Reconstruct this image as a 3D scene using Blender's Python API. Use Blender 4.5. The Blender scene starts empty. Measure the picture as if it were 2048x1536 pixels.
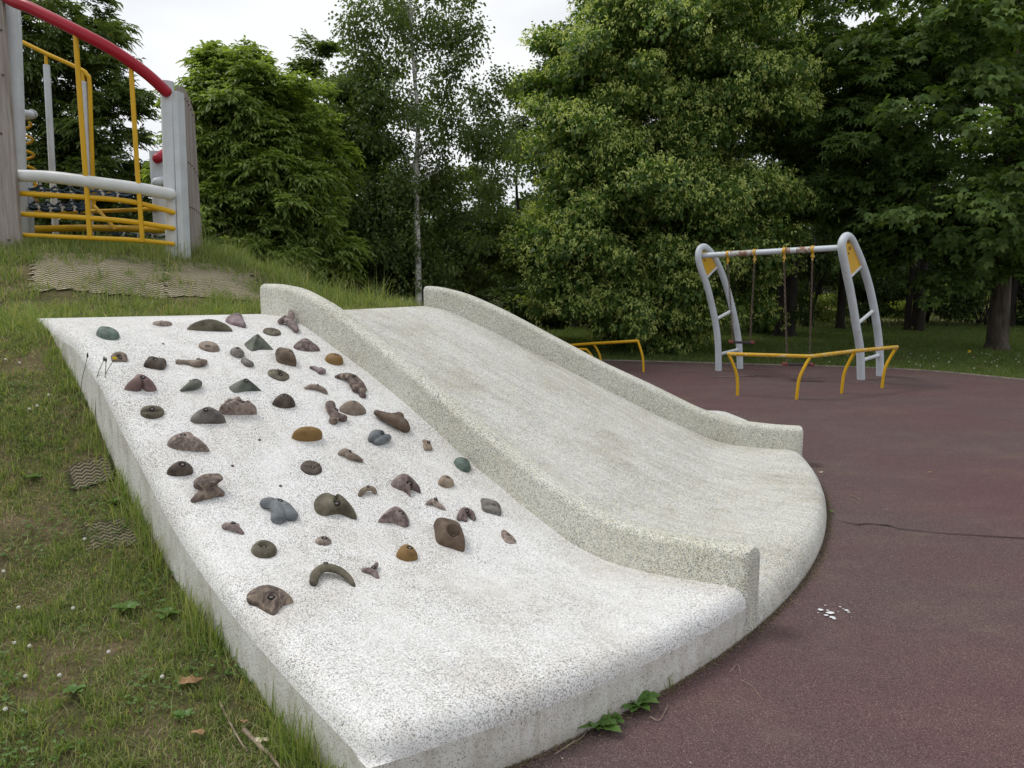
import bpy, bmesh, math, random
import numpy as np
from mathutils import Vector, Matrix
from mathutils.bvhtree import BVHTree

# ---------------------------------------------------------------- camera, sky, sun, exposure
sc = bpy.context.scene
HC, FPX, HY = 1.9, 1538.0, 545.0
PITCH = math.atan((768 - HY) / FPX)
cam_d = bpy.data.cameras.new("camera")
cam = bpy.data.objects.new("camera", cam_d)
sc.collection.objects.link(cam)
cam.location = (0, 0, HC)
cam.rotation_euler = (math.radians(90) - PITCH, 0, 0)
cam_d.sensor_width = 36.0
cam_d.lens = 36.0 * FPX / 2048.0
cam_d.clip_start = 0.05
cam_d.clip_end = 1000
sc.camera = cam

SUN_EL, SUN_AZ = math.radians(60), math.radians(-72)   # azimuth measured from +Y towards +X
world = bpy.data.worlds.new("World")
sc.world = world
world.use_nodes = True
wt = world.node_tree
wt.nodes.clear()
wo = wt.nodes.new("ShaderNodeOutputWorld")
bg = wt.nodes.new("ShaderNodeBackground")
sky = wt.nodes.new("ShaderNodeTexSky")
sky.sky_type = 'NISHITA'
sky.sun_disc = False
sky.sun_elevation = SUN_EL
sky.sun_rotation = SUN_AZ
sky.dust_density = 3.0
hs = wt.nodes.new("ShaderNodeHueSaturation")
hs.inputs['Saturation'].default_value = 0.35
tc = wt.nodes.new("ShaderNodeTexCoord")
mp = wt.nodes.new("ShaderNodeMapping")
mp.inputs['Scale'].default_value = (1.0, 1.0, 2.6)
nz = wt.nodes.new("ShaderNodeTexNoise")
nz.inputs['Scale'].default_value = 1.7
nz.inputs['Detail'].default_value = 5
nz.inputs['Roughness'].default_value = 0.5
cr = wt.nodes.new("ShaderNodeValToRGB")
cr.color_ramp.elements[0].position = 0.36
cr.color_ramp.elements[0].color = (4.9, 5.25, 5.8, 1)
cr.color_ramp.elements[1].position = 0.62
cr.color_ramp.elements[1].color = (7.6, 7.7, 7.8, 1)
mx = wt.nodes.new("ShaderNodeMix")
mx.data_type = 'RGBA'
mx.inputs[0].default_value = 0.88
L = wt.links.new
L(sky.outputs[0], hs.inputs['Color'])
L(tc.outputs['Generated'], mp.inputs[0])
L(mp.outputs[0], nz.inputs['Vector'])
L(nz.outputs['Fac'], cr.inputs[0])
L(hs.outputs[0], mx.inputs[6])
L(cr.outputs[0], mx.inputs[7])
L(mx.outputs[2], bg.inputs['Color'])
bg.inputs['Strength'].default_value = 0.1
L(bg.outputs[0], wo.inputs[0])

sun_d = bpy.data.lights.new("sun", 'SUN')
sun_d.energy = 1.1
sun_d.angle = math.radians(16)
sun_d.color = (1.0, 0.96, 0.9)
sun = bpy.data.objects.new("sun", sun_d)
sc.collection.objects.link(sun)
sdir = Vector((math.sin(SUN_AZ) * math.cos(SUN_EL), math.cos(SUN_AZ) * math.cos(SUN_EL), math.sin(SUN_EL)))
sun.rotation_euler = (-sdir).to_track_quat('-Z', 'Y').to_euler()
sun.location = sdir * 40
sc.view_settings.view_transform = 'Standard'
sc.view_settings.look = 'None'
sc.view_settings.exposure = 0.46
sc.view_settings.gamma = 1.0

# ---------------------------------------------------------------- helpers
R = np.random.default_rng(7)
random.seed(7)
CP, SP = math.cos(PITCH), math.sin(PITCH)


def ray(x, y):
    a, b = (x - 1024) / FPX, (768 - y) / FPX
    return Vector((a, CP + b * SP, -SP + b * CP))


def W(x, y, Y):
    """world point seen at photo pixel x, y at distance Y in front of the viewer"""
    r = ray(x, y)
    return Vector((0, 0, HC)) + r * (Y / r.y)


def G(x, y, z=0.0):
    r = ray(x, y)
    return Vector((0, 0, HC)) + r * ((z - HC) / r.z)


def link(o, parent=None):
    sc.collection.objects.link(o)
    if parent is not None:
        o.parent = parent
    return o


def tag(o, label=None, cat=None, group=None, kind=None):
    if label: o['label'] = label
    if cat: o['category'] = cat
    if group: o['group'] = group
    if kind: o['kind'] = kind
    return o


def empty(name, loc=(0, 0, 0)):
    o = bpy.data.objects.new(name, None)
    o.empty_display_size = 0.1
    o.location = loc
    return link(o)


def place(o, parent):
    """parent keeping world coordinates (parents here are unrotated empties or meshes)"""
    if parent is not None:
        o.parent = parent
        off = Vector((0, 0, 0))
        p = parent
        while p is not None:
            off += Vector(p.location)
            p = p.parent
        o.location = Vector(o.location) - off


def mesh_np(name, V, F, mat, parent=None, smooth=False, uv=None):
    """V (n,3) floats, F (m,k) ints, all faces with k corners"""
    V = np.asarray(V, dtype=np.float32)
    F = np.asarray(F, dtype=np.int32)
    me = bpy.data.meshes.new(name)
    k = F.shape[1]
    me.vertices.add(len(V))
    me.vertices.foreach_set('co', V.ravel())
    me.loops.add(F.size)
    me.loops.foreach_set('vertex_index', F.ravel())
    me.polygons.add(len(F))
    me.polygons.foreach_set('loop_start', np.arange(0, F.size, k, dtype=np.int32))
    me.polygons.foreach_set('loop_total', np.full(len(F), k, dtype=np.int32))
    if smooth:
        me.polygons.foreach_set('use_smooth', np.ones(len(F), dtype=bool))
    if uv is not None:
        ul = me.uv_layers.new(name='UVMap')
        ul.data.foreach_set('uv', np.asarray(uv, dtype=np.float32)[F.ravel()].ravel())
    me.update(calc_edges=True)
    me.materials.append(mat)
    o = bpy.data.objects.new(name, me)
    sc.collection.objects.link(o)
    place(o, parent)
    return o


def mesh_py(name, V, F, mat, parent=None, smooth=True):
    me = bpy.data.meshes.new(name)
    me.from_pydata([tuple(v) for v in V], [], F)
    me.update()
    if smooth:
        me.polygons.foreach_set('use_smooth', [True] * len(me.polygons))
    me.materials.append(mat)
    o = bpy.data.objects.new(name, me)
    sc.collection.objects.link(o)
    place(o, parent)
    return o


class MB:
    """collects shapes of one part"""
    def __init__(s): s.V = []; s.F = []

    def add(s, V, F):
        b = len(s.V)
        s.V += [tuple(v) for v in V]
        s.F += [tuple(i + b for i in f) for f in F]
        return s

    def box(s, c, sx, sy, sz, rz=0.0, rx=0.0):
        M = Matrix.Rotation(rz, 3, 'Z') @ Matrix.Rotation(rx, 3, 'X')
        V = [Vector(c) + M @ Vector((x * sx / 2, y * sy / 2, z * sz / 2)) for x in (-1, 1) for y in (-1, 1) for z in (-1, 1)]
        return s.add(V, [(0, 1, 3, 2), (4, 6, 7, 5), (0, 4, 5, 1), (2, 3, 7, 6), (0, 2, 6, 4), (1, 5, 7, 3)])

    def tube(s, pts, r, n=12, cap=True, round_end=False):
        pts = [Vector(p) for p in pts]
        rr = list(r) if hasattr(r, '__len__') else [r] * len(pts)
        if round_end:
            d0 = (pts[0] - pts[1]).normalized(); d1 = (pts[-1] - pts[-2]).normalized()
            a, b = rr[0], rr[-1]
            pts = [pts[0] + d0 * a * .8, pts[0] + d0 * a * .6, pts[0] + d0 * a * .3] + pts + [pts[-1] + d1 * b * .3, pts[-1] + d1 * b * .6, pts[-1] + d1 * b * .8]
            rr = [a * .25, a * .65, a * .92] + rr + [b * .92, b * .65, b * .25]
        V = []; F = []
        t = (pts[1] - pts[0]).normalized()
        u = t.orthogonal().normalized()
        for i, p in enumerate(pts):
            if i == 0: tt = pts[1] - pts[0]
            elif i == len(pts) - 1: tt = pts[-1] - pts[-2]
            else: tt = (pts[i + 1] - pts[i]).normalized() + (pts[i] - pts[i - 1]).normalized()
            if tt.length < 1e-9: tt = t
            t = tt.normalized()
            u = (u - t * u.dot(t)).normalized()
            v = t.cross(u)
            for k in range(n):
                a = 2 * math.pi * k / n
                V.append(p + (u * math.cos(a) + v * math.sin(a)) * rr[i])
        for i in range(len(pts) - 1):
            for k in range(n):
                a = i * n + k; b = i * n + (k + 1) % n
                F.append((a, b, b + n, a + n))
        if cap:
            F.append(tuple(reversed(range(n))))
            F.append(tuple((len(pts) - 1) * n + k for k in range(n)))
        return s.add(V, F)

    def build(s, name, mat, parent=None, smooth=True, bevel=0):
        o = mesh_py(name, s.V, s.F, mat, parent, smooth)
        if smooth and len(o.data.edges):
            o.data.edges.foreach_set  # keep reference
            bm = bmesh.new(); bm.from_mesh(o.data)
            for e in bm.edges:
                if len(e.link_faces) == 2 and e.calc_face_angle(0) > math.radians(50): e.smooth = False
            bm.to_mesh(o.data); bm.free()
        if bevel:
            m = o.modifiers.new('bevel', 'BEVEL'); m.width = bevel; m.segments = 2; m.limit_method = 'ANGLE'
        return o


def spline(pts, n=8, closed=False):
    """Catmull-Rom through pts"""
    P = [Vector(p) for p in pts]
    out = []
    m = len(P)
    rng = range(m if closed else m - 1)
    for i in rng:
        if closed: a, b, c, d = P[(i - 1) % m], P[i], P[(i + 1) % m], P[(i + 2) % m]
        else: a, b, c, d = P[max(i - 1, 0)], P[i], P[i + 1], P[min(i + 2, m - 1)]
        for k in range(n):
            t = k / n
            out.append(0.5 * ((2 * b) + (c - a) * t + (2 * a - 5 * b + 4 * c - d) * t * t + (3 * b - a - 3 * c + d) * t ** 3))
    if not closed: out.append(P[-1])
    return out


# ---------------------------------------------------------------- materials
class NT:
    def __init__(s, name):
        s.m = bpy.data.materials.new(name); s.m.use_nodes = True
        s.t = s.m.node_tree; s.t.nodes.clear()
        s.out = s.n('OutputMaterial')
        s.b = s.n('BsdfPrincipled')
        s.l(s.b.outputs[0], s.out.inputs[0])
        s.b.inputs['Specular IOR Level'].default_value = 0.3

    def n(s, t, **kw):
        x = s.t.nodes.new('ShaderNode' + t)
        for k, v in kw.items():
            if k in x.inputs.keys(): x.inputs[k].default_value = v
            else: setattr(x, k, v)
        return x

    def l(s, a, b): s.t.links.new(a, b)

    def coord(s, kind='Object', scale=None):
        c = s.n('TexCoord')
        if scale is None: return c.outputs[kind]
        m = s.n('Mapping'); m.inputs['Scale'].default_value = scale
        s.l(c.outputs[kind], m.inputs[0]); return m.outputs[0]

    def noise(s, scale, detail=4, rough=.5, vec=None, dist=0.0):
        x = s.n('TexNoise'); x.inputs['Scale'].default_value = scale; x.inputs['Detail'].default_value = detail
        x.inputs['Roughness'].default_value = rough; x.inputs['Distortion'].default_value = dist
        if vec is None: vec = s.coord()
        s.l(vec, x.inputs['Vector']); return x.outputs['Fac']

    def vor(s, scale, vec=None, out='Color', feature='F1'):
        x = s.n('TexVoronoi'); x.feature = feature; x.inputs['Scale'].default_value = scale
        if vec is None: vec = s.coord()
        s.l(vec, x.inputs['Vector']); return x.outputs[out]

    def ramp(s, fac, stops, interp='LINEAR'):
        x = s.n('ValToRGB'); x.color_ramp.interpolation = interp
        e = x.color_ramp.elements
        while len(e) < len(stops): e.new(0.5)
        for q, (p, c) in zip(e, stops):
            q.position = p; q.color = (*c, 1) if len(c) == 3 else c
        s.l(fac, x.inputs[0]); return x.outputs[0]

    def mix(s, fac, a, b, mode='MIX'):
        x = s.n('Mix'); x.data_type = 'RGBA'; x.blend_type = mode
        for v, i in ((fac, 0), (a, 6), (b, 7)):
            if isinstance(v, (int, float)): x.inputs[i].default_value = v
            elif isinstance(v, tuple): x.inputs[i].default_value = (*v, 1)
            else: s.l(v, x.inputs[i])
        return x.outputs[2]

    def math(s, op, a, b=0.0):
        x = s.n('Math'); x.operation = op
        for v, i in ((a, 0), (b, 1)):
            if isinstance(v, (int, float)): x.inputs[i].default_value = v
            else: s.l(v, x.inputs[i])
        return x.outputs[0]

    def sep(s, c):
        x = s.n('SeparateColor'); s.l(c, x.inputs[0]); return x.outputs

    def color(s, c):
        if isinstance(c, tuple): s.b.inputs['Base Color'].default_value = (*c, 1)
        else: s.l(c, s.b.inputs['Base Color'])
        return s

    def rough(s, r):
        if isinstance(r, (int, float)): s.b.inputs['Roughness'].default_value = r
        else: s.l(r, s.b.inputs['Roughness'])
        return s

    def bump(s, h, strength=.3, dist=.01):
        x = s.n('Bump'); x.inputs['Strength'].default_value = strength; x.inputs['Distance'].default_value = dist
        s.l(h, x.inputs['Height']); s.l(x.outputs[0], s.b.inputs['Normal']); return s


def terrazzo(name, base, dark, pdark, warm, pwarm, mid, pmid, scale=150, stain=(.55, .47, .36), samt=.25, worn=.5, streak=0.0, flow=0.0):
    """white cement with stone chips in four tones, paint worn through in patches, water and shoe streaks along the fall"""
    m = NT(name)
    co = m.coord()
    r = m.sep(m.vor(scale, co))
    b = m.ramp(r[0], [(0, dark), (pdark, mid), (pdark + pmid, warm), (pdark + pmid + pwarm, base)], 'CONSTANT')
    r2 = m.sep(m.vor(scale * 1.9, co))[1]
    b = m.mix(1.0, b, m.ramp(r2, [(0, (.4, .4, .4)), (pdark * .8, (1, 1, 1))], 'CONSTANT'), 'MULTIPLY')
    # where the white coat is thicker fewer chips show
    thick = m.ramp(m.noise(2.6, 7, .68, co), [(.42, (0, 0, 0)), (.62, (1, 1, 1))])
    b = m.mix(m.math('MULTIPLY', thick, worn), b, base)
    grime = m.ramp(m.noise(1.7, 8, .7, co), [(.46, (0, 0, 0)), (.66, (1, 1, 1))])
    b = m.mix(m.math('MULTIPLY', grime, samt), b, m.mix(1.0, b, stain, 'MULTIPLY'))
    spots = m.ramp(m.noise(6.5, 6, .7, co), [(.56, (0, 0, 0)), (.70, (1, 1, 1))])
    b = m.mix(m.math('MULTIPLY', spots, samt * .55), b, m.mix(1.0, b, (.74, .66, .55), 'MULTIPLY'))
    if streak:
        mp_ = m.n('Mapping'); mp_.inputs['Rotation'].default_value = (0, 0, flow); m.l(co, mp_.inputs[0])
        m2 = m.n('Mapping'); m2.inputs['Scale'].default_value = (.5, 7, .5); m.l(mp_.outputs[0], m2.inputs[0])
        st = m.ramp(m.noise(1.6, 7, .65, m2.outputs[0]), [(.44, (0, 0, 0)), (.66, (1, 1, 1))])
        b = m.mix(m.math('MULTIPLY', st, streak), b, m.mix(1.0, b, (.66, .66, .60), 'MULTIPLY'))
    m.color(b).rough(.75)
    h = m.math('ADD', m.math('MULTIPLY', r[0], .5), m.noise(60, 3, .6, co))
    m.bump(h, .22, .004)
    return m.m


M = {}
M['ramp'] = terrazzo('painted_terrazzo', (.83, .825, .81), (.17, .165, .16), .115, (.62, .56, .46), .08, (.43, .43, .44), .14, 255, samt=.30, worn=.40, streak=.2, flow=.85)
M['chute'] = terrazzo('chute_terrazzo', (.76, .75, .70), (.17, .18, .18), .14, (.60, .54, .36), .17, (.38, .41, .45), .17, 225, samt=.40, worn=.25, streak=.42, flow=.5)
M['wall'] = terrazzo('wall_terrazzo', (.74, .73, .66), (.17, .18, .165), .15, (.58, .53, .37), .18, (.36, .39, .37), .16, 225, stain=(.74, .73, .6), samt=.4, worn=.2)


def concrete():
    m = NT('bare_concrete'); co = m.coord()
    a = m.ramp(m.noise(3, 8, .7, co), [(.3, (.58, .57, .51)), (.5, (.71, .70, .66)), (.75, (.78, .77, .74))])
    st = m.ramp(m.noise(9, 6, .7, m.coord('Object', (1, 1, .35))), [(.5, (0, 0, 0)), (.7, (1, 1, 1))])
    a = m.mix(m.math('MULTIPLY', st, .5), a, (.42, .36, .30))
    r = m.sep(m.vor(250, co))[0]
    a = m.mix(1.0, a, m.ramp(r, [(0, (.42, .41, .40)), (.09, (.8, .8, .8)), (.16, (1, 1, 1))], 'CONSTANT'), 'MULTIPLY')
    wear = m.ramp(m.noise(4, 7, .7, m.coord('Object', (1, 1, .6))), [(.46, (0, 0, 0)), (.64, (1, 1, 1))])
    a = m.mix(m.math('MULTIPLY', wear, .4), a, m.mix(1.0, a, (.70, .68, .64), 'MULTIPLY'))
    sep_ = m.n('SeparateXYZ'); gg = m.n('NewGeometry'); m.l(gg.outputs['Position'], sep_.inputs[0])
    low = m.ramp(m.math('ADD', sep_.outputs[2], m.math('MULTIPLY', m.noise(7, 6, .7, co), .16)), [(.07, (1, 1, 1)), (.17, (0, 0, 0))])
    a = m.mix(m.math('MULTIPLY', low, .55), a, (.30, .25, .19))
    drip = m.ramp(m.noise(5, 7, .7, m.coord('Object', (3.2, 3.2, .5))), [(.52, (0, 0, 0)), (.66, (1, 1, 1))])
    a = m.mix(m.math('MULTIPLY', drip, .38), a, m.mix(1.0, a, (.66, .58, .50), 'MULTIPLY'))
    m.color(a).rough(.9).bump(m.noise(45, 6, .7, co), .35, .008)
    return m.m


M['concrete'] = concrete()


def rubber():
    m = NT('rubber_surface'); co = m.coord()
    r = m.sep(m.vor(330, co))
    g = m.ramp(r[0], [(0, (.062, .045, .045)), (.25, (.110, .074, .075)), (.6, (.142, .098, .096)), (.86, (.19, .138, .126)), (.955, (.28, .22, .19))], 'CONSTANT')
    big = m.noise(.55, 5, .6, co)
    g = m.mix(m.math('MULTIPLY', m.ramp(big, [(.35, (1, 1, 1)), (.62, (0, 0, 0))]), .42), g, m.mix(1.0, g, (1.15, .72, .80), 'MULTIPLY'))
    dirt = m.ramp(m.noise(1.1, 6, .62, m.coord('Object', (1, 1.6, 1))), [(.48, (0, 0, 0)), (.70, (1, 1, 1))])
    g = m.mix(m.math('MULTIPLY', dirt, .62), g, m.mix(1.0, g, (1.25, 1.35, 1.15), 'MULTIPLY'))
    fade = m.ramp(m.noise(2.2, 5, .6, m.coord('Object', (1, 2.2, 1))), [(.58, (0, 0, 0)), (.74, (1, 1, 1))])
    g = m.mix(m.math('MULTIPLY', fade, .4), g, (.18, .14, .112))
    g = m.mix(m.math('MULTIPLY', m.ramp(m.noise(14, 4, .7, co), [(.45, (0, 0, 0)), (.8, (1, 1, 1))]), .25), g, (.11, .085, .08))
    m.color(g).rough(.95)
    m.b.inputs['Specular IOR Level'].default_value = .15
    m.bump(m.math('ADD', r[1], m.noise(120, 2, .5, co)), .55, .006)
    return m.m


M['rubber'] = rubber()


def soil():
    m = NT('lawn_soil'); co = m.coord()
    a = m.ramp(m.noise(1.6, 8, .68, co), [(.34, (.10, .115, .045)), (.48, (.16, .145, .075)), (.6, (.25, .195, .125)), (.8, (.34, .27, .19))])
    b = m.ramp(m.noise(60, 4, .7, co), [(.3, (.45, .45, .45)), (.7, (1.25, 1.2, 1.1))])
    a = m.mix(1.0, a, b, 'MULTIPLY')
    m.color(a).rough(1).bump(m.noise(40, 8, .75, co), .9, .03)
    m.b.inputs['Specular IOR Level'].default_value = .1
    return m.m


M['soil'] = soil()


def leafmat(name, cols, trans=.35, rough=.5, spec=.35):
    """per-leaf colour from a random value of each leaf"""
    m = NT(name)
    g = m.n('NewGeometry')
    k = len(cols)
    c = m.ramp(g.outputs['Random Per Island'], [(i / max(k - 1, 1), q) for i, q in enumerate(cols)])
    m.color(c).rough(rough)
    m.b.inputs['Specular IOR Level'].default_value = spec
    t = m.n('BsdfTranslucent')
    tcol = m.mix(1.0, c, (1.5, 1.6, .6), 'MULTIPLY')
    m.l(tcol, t.inputs[0])
    x = m.n('MixShader'); x.inputs[0].default_value = trans
    m.l(m.b.outputs[0], x.inputs[1]); m.l(t.outputs[0], x.inputs[2]); m.l(x.outputs[0], m.out.inputs[0])
    return m.m


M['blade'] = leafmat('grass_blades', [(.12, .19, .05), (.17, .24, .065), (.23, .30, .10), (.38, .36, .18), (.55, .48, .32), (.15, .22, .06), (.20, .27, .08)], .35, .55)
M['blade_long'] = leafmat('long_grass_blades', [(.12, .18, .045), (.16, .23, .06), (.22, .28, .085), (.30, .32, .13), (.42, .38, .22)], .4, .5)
M['blade_shade_tint'] = leafmat('shade_tinted_grass_blades', [(.07, .12, .028), (.10, .16, .038), (.14, .20, .05), (.22, .24, .09)], .35, .6)  # darker copy of the grass colours, tree shade painted in
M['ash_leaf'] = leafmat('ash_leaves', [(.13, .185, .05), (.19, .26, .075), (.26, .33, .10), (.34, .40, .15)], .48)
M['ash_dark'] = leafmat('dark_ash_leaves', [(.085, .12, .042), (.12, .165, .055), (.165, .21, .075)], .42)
M['birch_leaf'] = leafmat('birch_leaves', [(.075, .11, .035), (.11, .15, .045), (.15, .20, .06)], .42)
M['linden_leaf'] = leafmat('linden_leaves', [(.065, .12, .03), (.095, .165, .04), (.14, .215, .055)], .36)
M['bract'] = leafmat('linden_flower_bracts', [(.35, .42, .12), (.46, .52, .16), (.58, .62, .26)], .45)
M['chestnut_leaf'] = leafmat('chestnut_leaves', [(.06, .105, .028), (.085, .14, .038), (.115, .18, .05), (.16, .22, .065)], .36, .6, .2)
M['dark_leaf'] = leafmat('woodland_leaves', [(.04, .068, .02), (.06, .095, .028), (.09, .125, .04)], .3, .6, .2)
M['light_leaf'] = leafmat('sun_tinted_shrub_leaves', [(.20, .27, .06), (.28, .34, .09), (.36, .40, .13)], .4)  # pale yellow green, sunlight painted into the leaf colour
M['weed_leaf'] = leafmat('weed_leaves', [(.07, .15, .03), (.10, .19, .04), (.14, .24, .06)], .25, .45)


def bark(name, a, b, c, scale=6, stretch=(1, 1, .25)):
    m = NT(name); co = m.coord('Object', stretch)
    x = m.noise(scale, 8, .75, co)
    m.color(m.ramp(x, [(.3, a), (.5, b), (.7, c)])).rough(.95).bump(x, .9, .03)
    return m.m


M['bark'] = bark('bark', (.03, .024, .018), (.085, .068, .052), (.16, .13, .105), 9)
M['bark_dark'] = bark('dark_bark', (.014, .012, .010), (.035, .029, .024), (.06, .05, .04), 7)
M['birch_bark'] = bark('birch_bark', (.05, .045, .04), (.55, .54, .51), (.78, .77, .74), 3.2, (1, 1, 2.2))


def paint(name, col, chip=(.22, .13, .08), amt=.06, scale=9, rough=.35, dirt=(.5, .47, .4), seed=0.0):
    m = NT(name); co = m.coord()
    mp_ = m.n('Mapping'); mp_.inputs['Location'].default_value = (seed, seed * 2, 0); m.l(co, mp_.inputs[0]); co = mp_.outputs[0]
    n1 = m.noise(scale, 7, .7, co)
    a = m.mix(m.math('MULTIPLY', m.ramp(m.noise(3.5, 5, .65, co), [(.42, (0, 0, 0)), (.75, (1, 1, 1))]), .35), col, m.mix(1.0, col, dirt, 'MULTIPLY'))
    f = m.ramp(n1, [(.70 - amt, (0, 0, 0)), (.715 - amt, (1, 1, 1))])
    a = m.mix(f, a, m.ramp(m.noise(40, 4, .7, co), [(.3, chip), (.7, tuple(min(1, q * 2) for q in chip))]))
    m.color(a).rough(m.math('ADD', m.math('MULTIPLY', f, .45), rough))
    m.bump(m.noise(25, 3, .6, co), .06, .004)
    return m.m


M['grey_paint'] = paint('grey_paint', (.60, .63, .66), (.16, .11, .08), .0)
M['rusty_grey'] = paint('rusty_grey_paint', (.60, .65, .70), (.17, .10, .06), .055, 5)
M['rust_sleeve'] = paint('rust_stained_paint', (.50, .49, .47), (.20, .12, .08), .20, 9, .5)
M['yellow_paint'] = paint('yellow_paint', (.66, .38, .012), (.28, .20, .12), .01, 12, .38, (.6, .5, .4))
M['worn_yellow'] = paint('worn_yellow_paint', (.62, .36, .02), (.38, .33, .28), .14, 22, .45)
M['red_paint'] = paint('red_paint', (.36, .012, .028), (.55, .28, .26), -.02, 7, .25, (.55, .5, .5))
M['worn_grey'] = paint('chipped_beam_paint', (.64, .65, .64), (.20, .19, .19), .03, 5)
M['rust'] = paint('rusted_metal', (.13, .095, .075), (.08, .045, .03), .1, 30, .7)
M['bolt'] = paint('bolt_metal', (.16, .15, .14), (.08, .05, .03), .05, 80, .45)
M['seat_red'] = paint('faded_red_rubber', (.20, .055, .045), (.07, .04, .045), .12, 14, .8)
M['seat_dark'] = paint('worn_dark_rubber', (.045, .04, .045), (.15, .07, .06), .05, 20, .8)


def wood():
    m = NT('weathered_wood'); co = m.coord('Object', (1, 1, .06))
    n1 = m.noise(28, 8, .7, co)
    a = m.ramp(n1, [(.25, (.17, .14, .125)), (.5, (.31, .27, .245)), (.72, (.44, .40, .37))])
    m.color(a).rough(.9).bump(n1, .6, .006)
    return m.m


M['wood'] = wood()
M['rope'] = (lambda m: m.color(m.ramp(m.noise(90), [(.3, (.008, .018, .030)), (.7, (.02, .045, .065))])).rough(.8).bump(m.noise(160), .5, .004).m)(NT('blue_rope'))
M['metal'] = (lambda m: m.color((.55, .52, .48)).rough(.4).m)(NT('rope_clamp_metal'))
M['blue_frayed'] = (lambda m: m.color((.01, .05, .14)).rough(.9).m)(NT('frayed_blue_rope'))
M['black_mark'] = (lambda m: m.color((.03, .03, .03)).rough(.7).m)(NT('black_print'))
M['kerb'] = (lambda m: m.color(m.ramp(m.noise(9, 6, .7), [(.3, (.16, .14, .11)), (.7, (.36, .32, .27))])).rough(.95).m)(NT('kerb_stone'))
M['twig'] = (lambda m: m.color(m.ramp(m.noise(30), [(.3, (.15, .10, .07)), (.7, (.36, .29, .22))])).rough(.9).m)(NT('dry_twig'))
M['dry_leaf'] = (lambda m: m.color(m.ramp(m.noise(25), [(.3, (.16, .08, .035)), (.7, (.42, .27, .14))])).rough(.8).m)(NT('dry_leaf'))
M['pale_leaf'] = (lambda m: m.color(m.ramp(m.noise(25), [(.3, (.45, .40, .26)), (.7, (.62, .56, .40))])).rough(.8).m)(NT('pale_leaf'))
M['clover'] = (lambda m: m.color(m.ramp(m.noise(300, 2), [(.3, (.45, .44, .36)), (.7, (.75, .74, .68))])).rough(.9).m)(NT('clover_petals'))
M['yellow_flower'] = (lambda m: m.color((.75, .55, .02)).rough(.8).m)(NT('yellow_petals'))
M['stem'] = (lambda m: m.color((.10, .14, .045)).rough(.7).m)(NT('flower_stem'))
M['seedhead'] = (lambda m: m.color((.05, .04, .03)).rough(.9).m)(NT('seed_head'))
M['white_paint'] = (lambda m: m.color((.72, .72, .74)).rough(.6).m)(NT('white_spilt_paint'))
M['debris'] = leafmat('dry_debris', [(.06, .045, .03), (.16, .12, .07), (.26, .2, .12), (.08, .1, .03)], .1, .9)
M['worn_patch'] = (lambda m: m.color(m.ramp(m.noise(14, 6, .7), [(.4, (.12, .085, .08)), (.7, (.22, .17, .16))])).rough(.95).m)(NT('worn_rubber_patch'))
M['crack'] = (lambda m: m.color((.012, .008, .007)).rough(1).m)(NT('crack_shadow'))


def matmat(name='erosion_mat_weave', k=.92, fu=13, fv=21):
    m = NT(name)
    c = m.coord('UV'); s = m.n('SeparateXYZ'); m.l(c, s.inputs[0])
    wob = m.math('MULTIPLY', m.noise(7, 3, .6), .5)
    u = m.math('ADD', m.math('MULTIPLY', s.outputs[0], fu), wob); v = m.math('ADD', m.math('MULTIPLY', s.outputs[1], fv), wob)
    zig = m.math('MULTIPLY', m.math('ABSOLUTE', m.math('SUBTRACT', m.math('FRACT', u), .5)), 1.4)
    f = m.math('FRACT', m.math('ADD', v, zig))
    h = m.ramp(f, [(.12, (0, 0, 0)), (.3, (1, 1, 1)), (.68, (1, 1, 1)), (.85, (0, 0, 0))])
    tone = m.ramp(m.noise(3, 6, .7), [(.3, (.30, .29, .19)), (.5, (.44, .39, .29)), (.75, (.55, .48, .38))])
    m.color(m.mix(h, tuple(.11 * k * q for q in (1, .95, .6)), m.mix(1.0, tone, (k, k * .96, k * .86), 'MULTIPLY'))).rough(1).bump(h, .8, .015)
    return m.m


M['mat'] = matmat()
M['mat_near'] = matmat('sunken_mat_weave', .5, 20, 36)
# ---------------------------------------------------------------- play mound: plan and profiles
CX, CY, RC = -3.744, 8.2506, 6.668          # the round foot of the mound
TL, BL = Vector((-3.885, 6.262, 0)), Vector((-0.492, 2.435, 0))      # left edge of the climbing ramp, top and foot
TN, BN = Vector((-2.266, 6.947, 0)), Vector((1.215, 3.81, 0))         # near slide wall
TF, BF = Vector((-0.988, 8.618, 0)), Vector((2.84, 7.38, 0))         # far slide wall
TE, BE = Vector((-0.72, 10.5, 0)), Vector((2.72, 9.75, 0))           # outer edge of the ramp behind
Z_L = ([0, .147, .26, .374, .449, .535, .61, .692, .763, .845, .914, .973, 1.0], [1.53, 1.53, 1.48, 1.285, 1.07, .87, .68, .54, .455, .385, .345, .32, .31])
Z_N = ([0, .069, .138, .211, .334, .458, .554, .684, .746, .803, .871, .945, 1.0], [1.53, 1.528, 1.473, 1.345, 1.125, .866, .63, .37, .25, .19, .195, .24, .27])
Z_F = ([0, .05, .084, .167, .5, .631, .771, .833, .916, 1.0], [1.53, 1.51, 1.47, 1.33, .71, .47, .235, .18, .17, .17])
W_N = ([0, .048, .123, .214, .388, .548, .68, .761, .825, .876, .943, 1.0], [1.80, 1.80, 1.765, 1.64, 1.285, .925, .65, .50, .435, .425, .455, .475])
W_F = ([0, .036, .119, .224, .499, .63, .756, .842, .93, 1.0], [1.75, 1.745, 1.67, 1.50, .96, .74, .51, .415, .39, .39])


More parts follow.
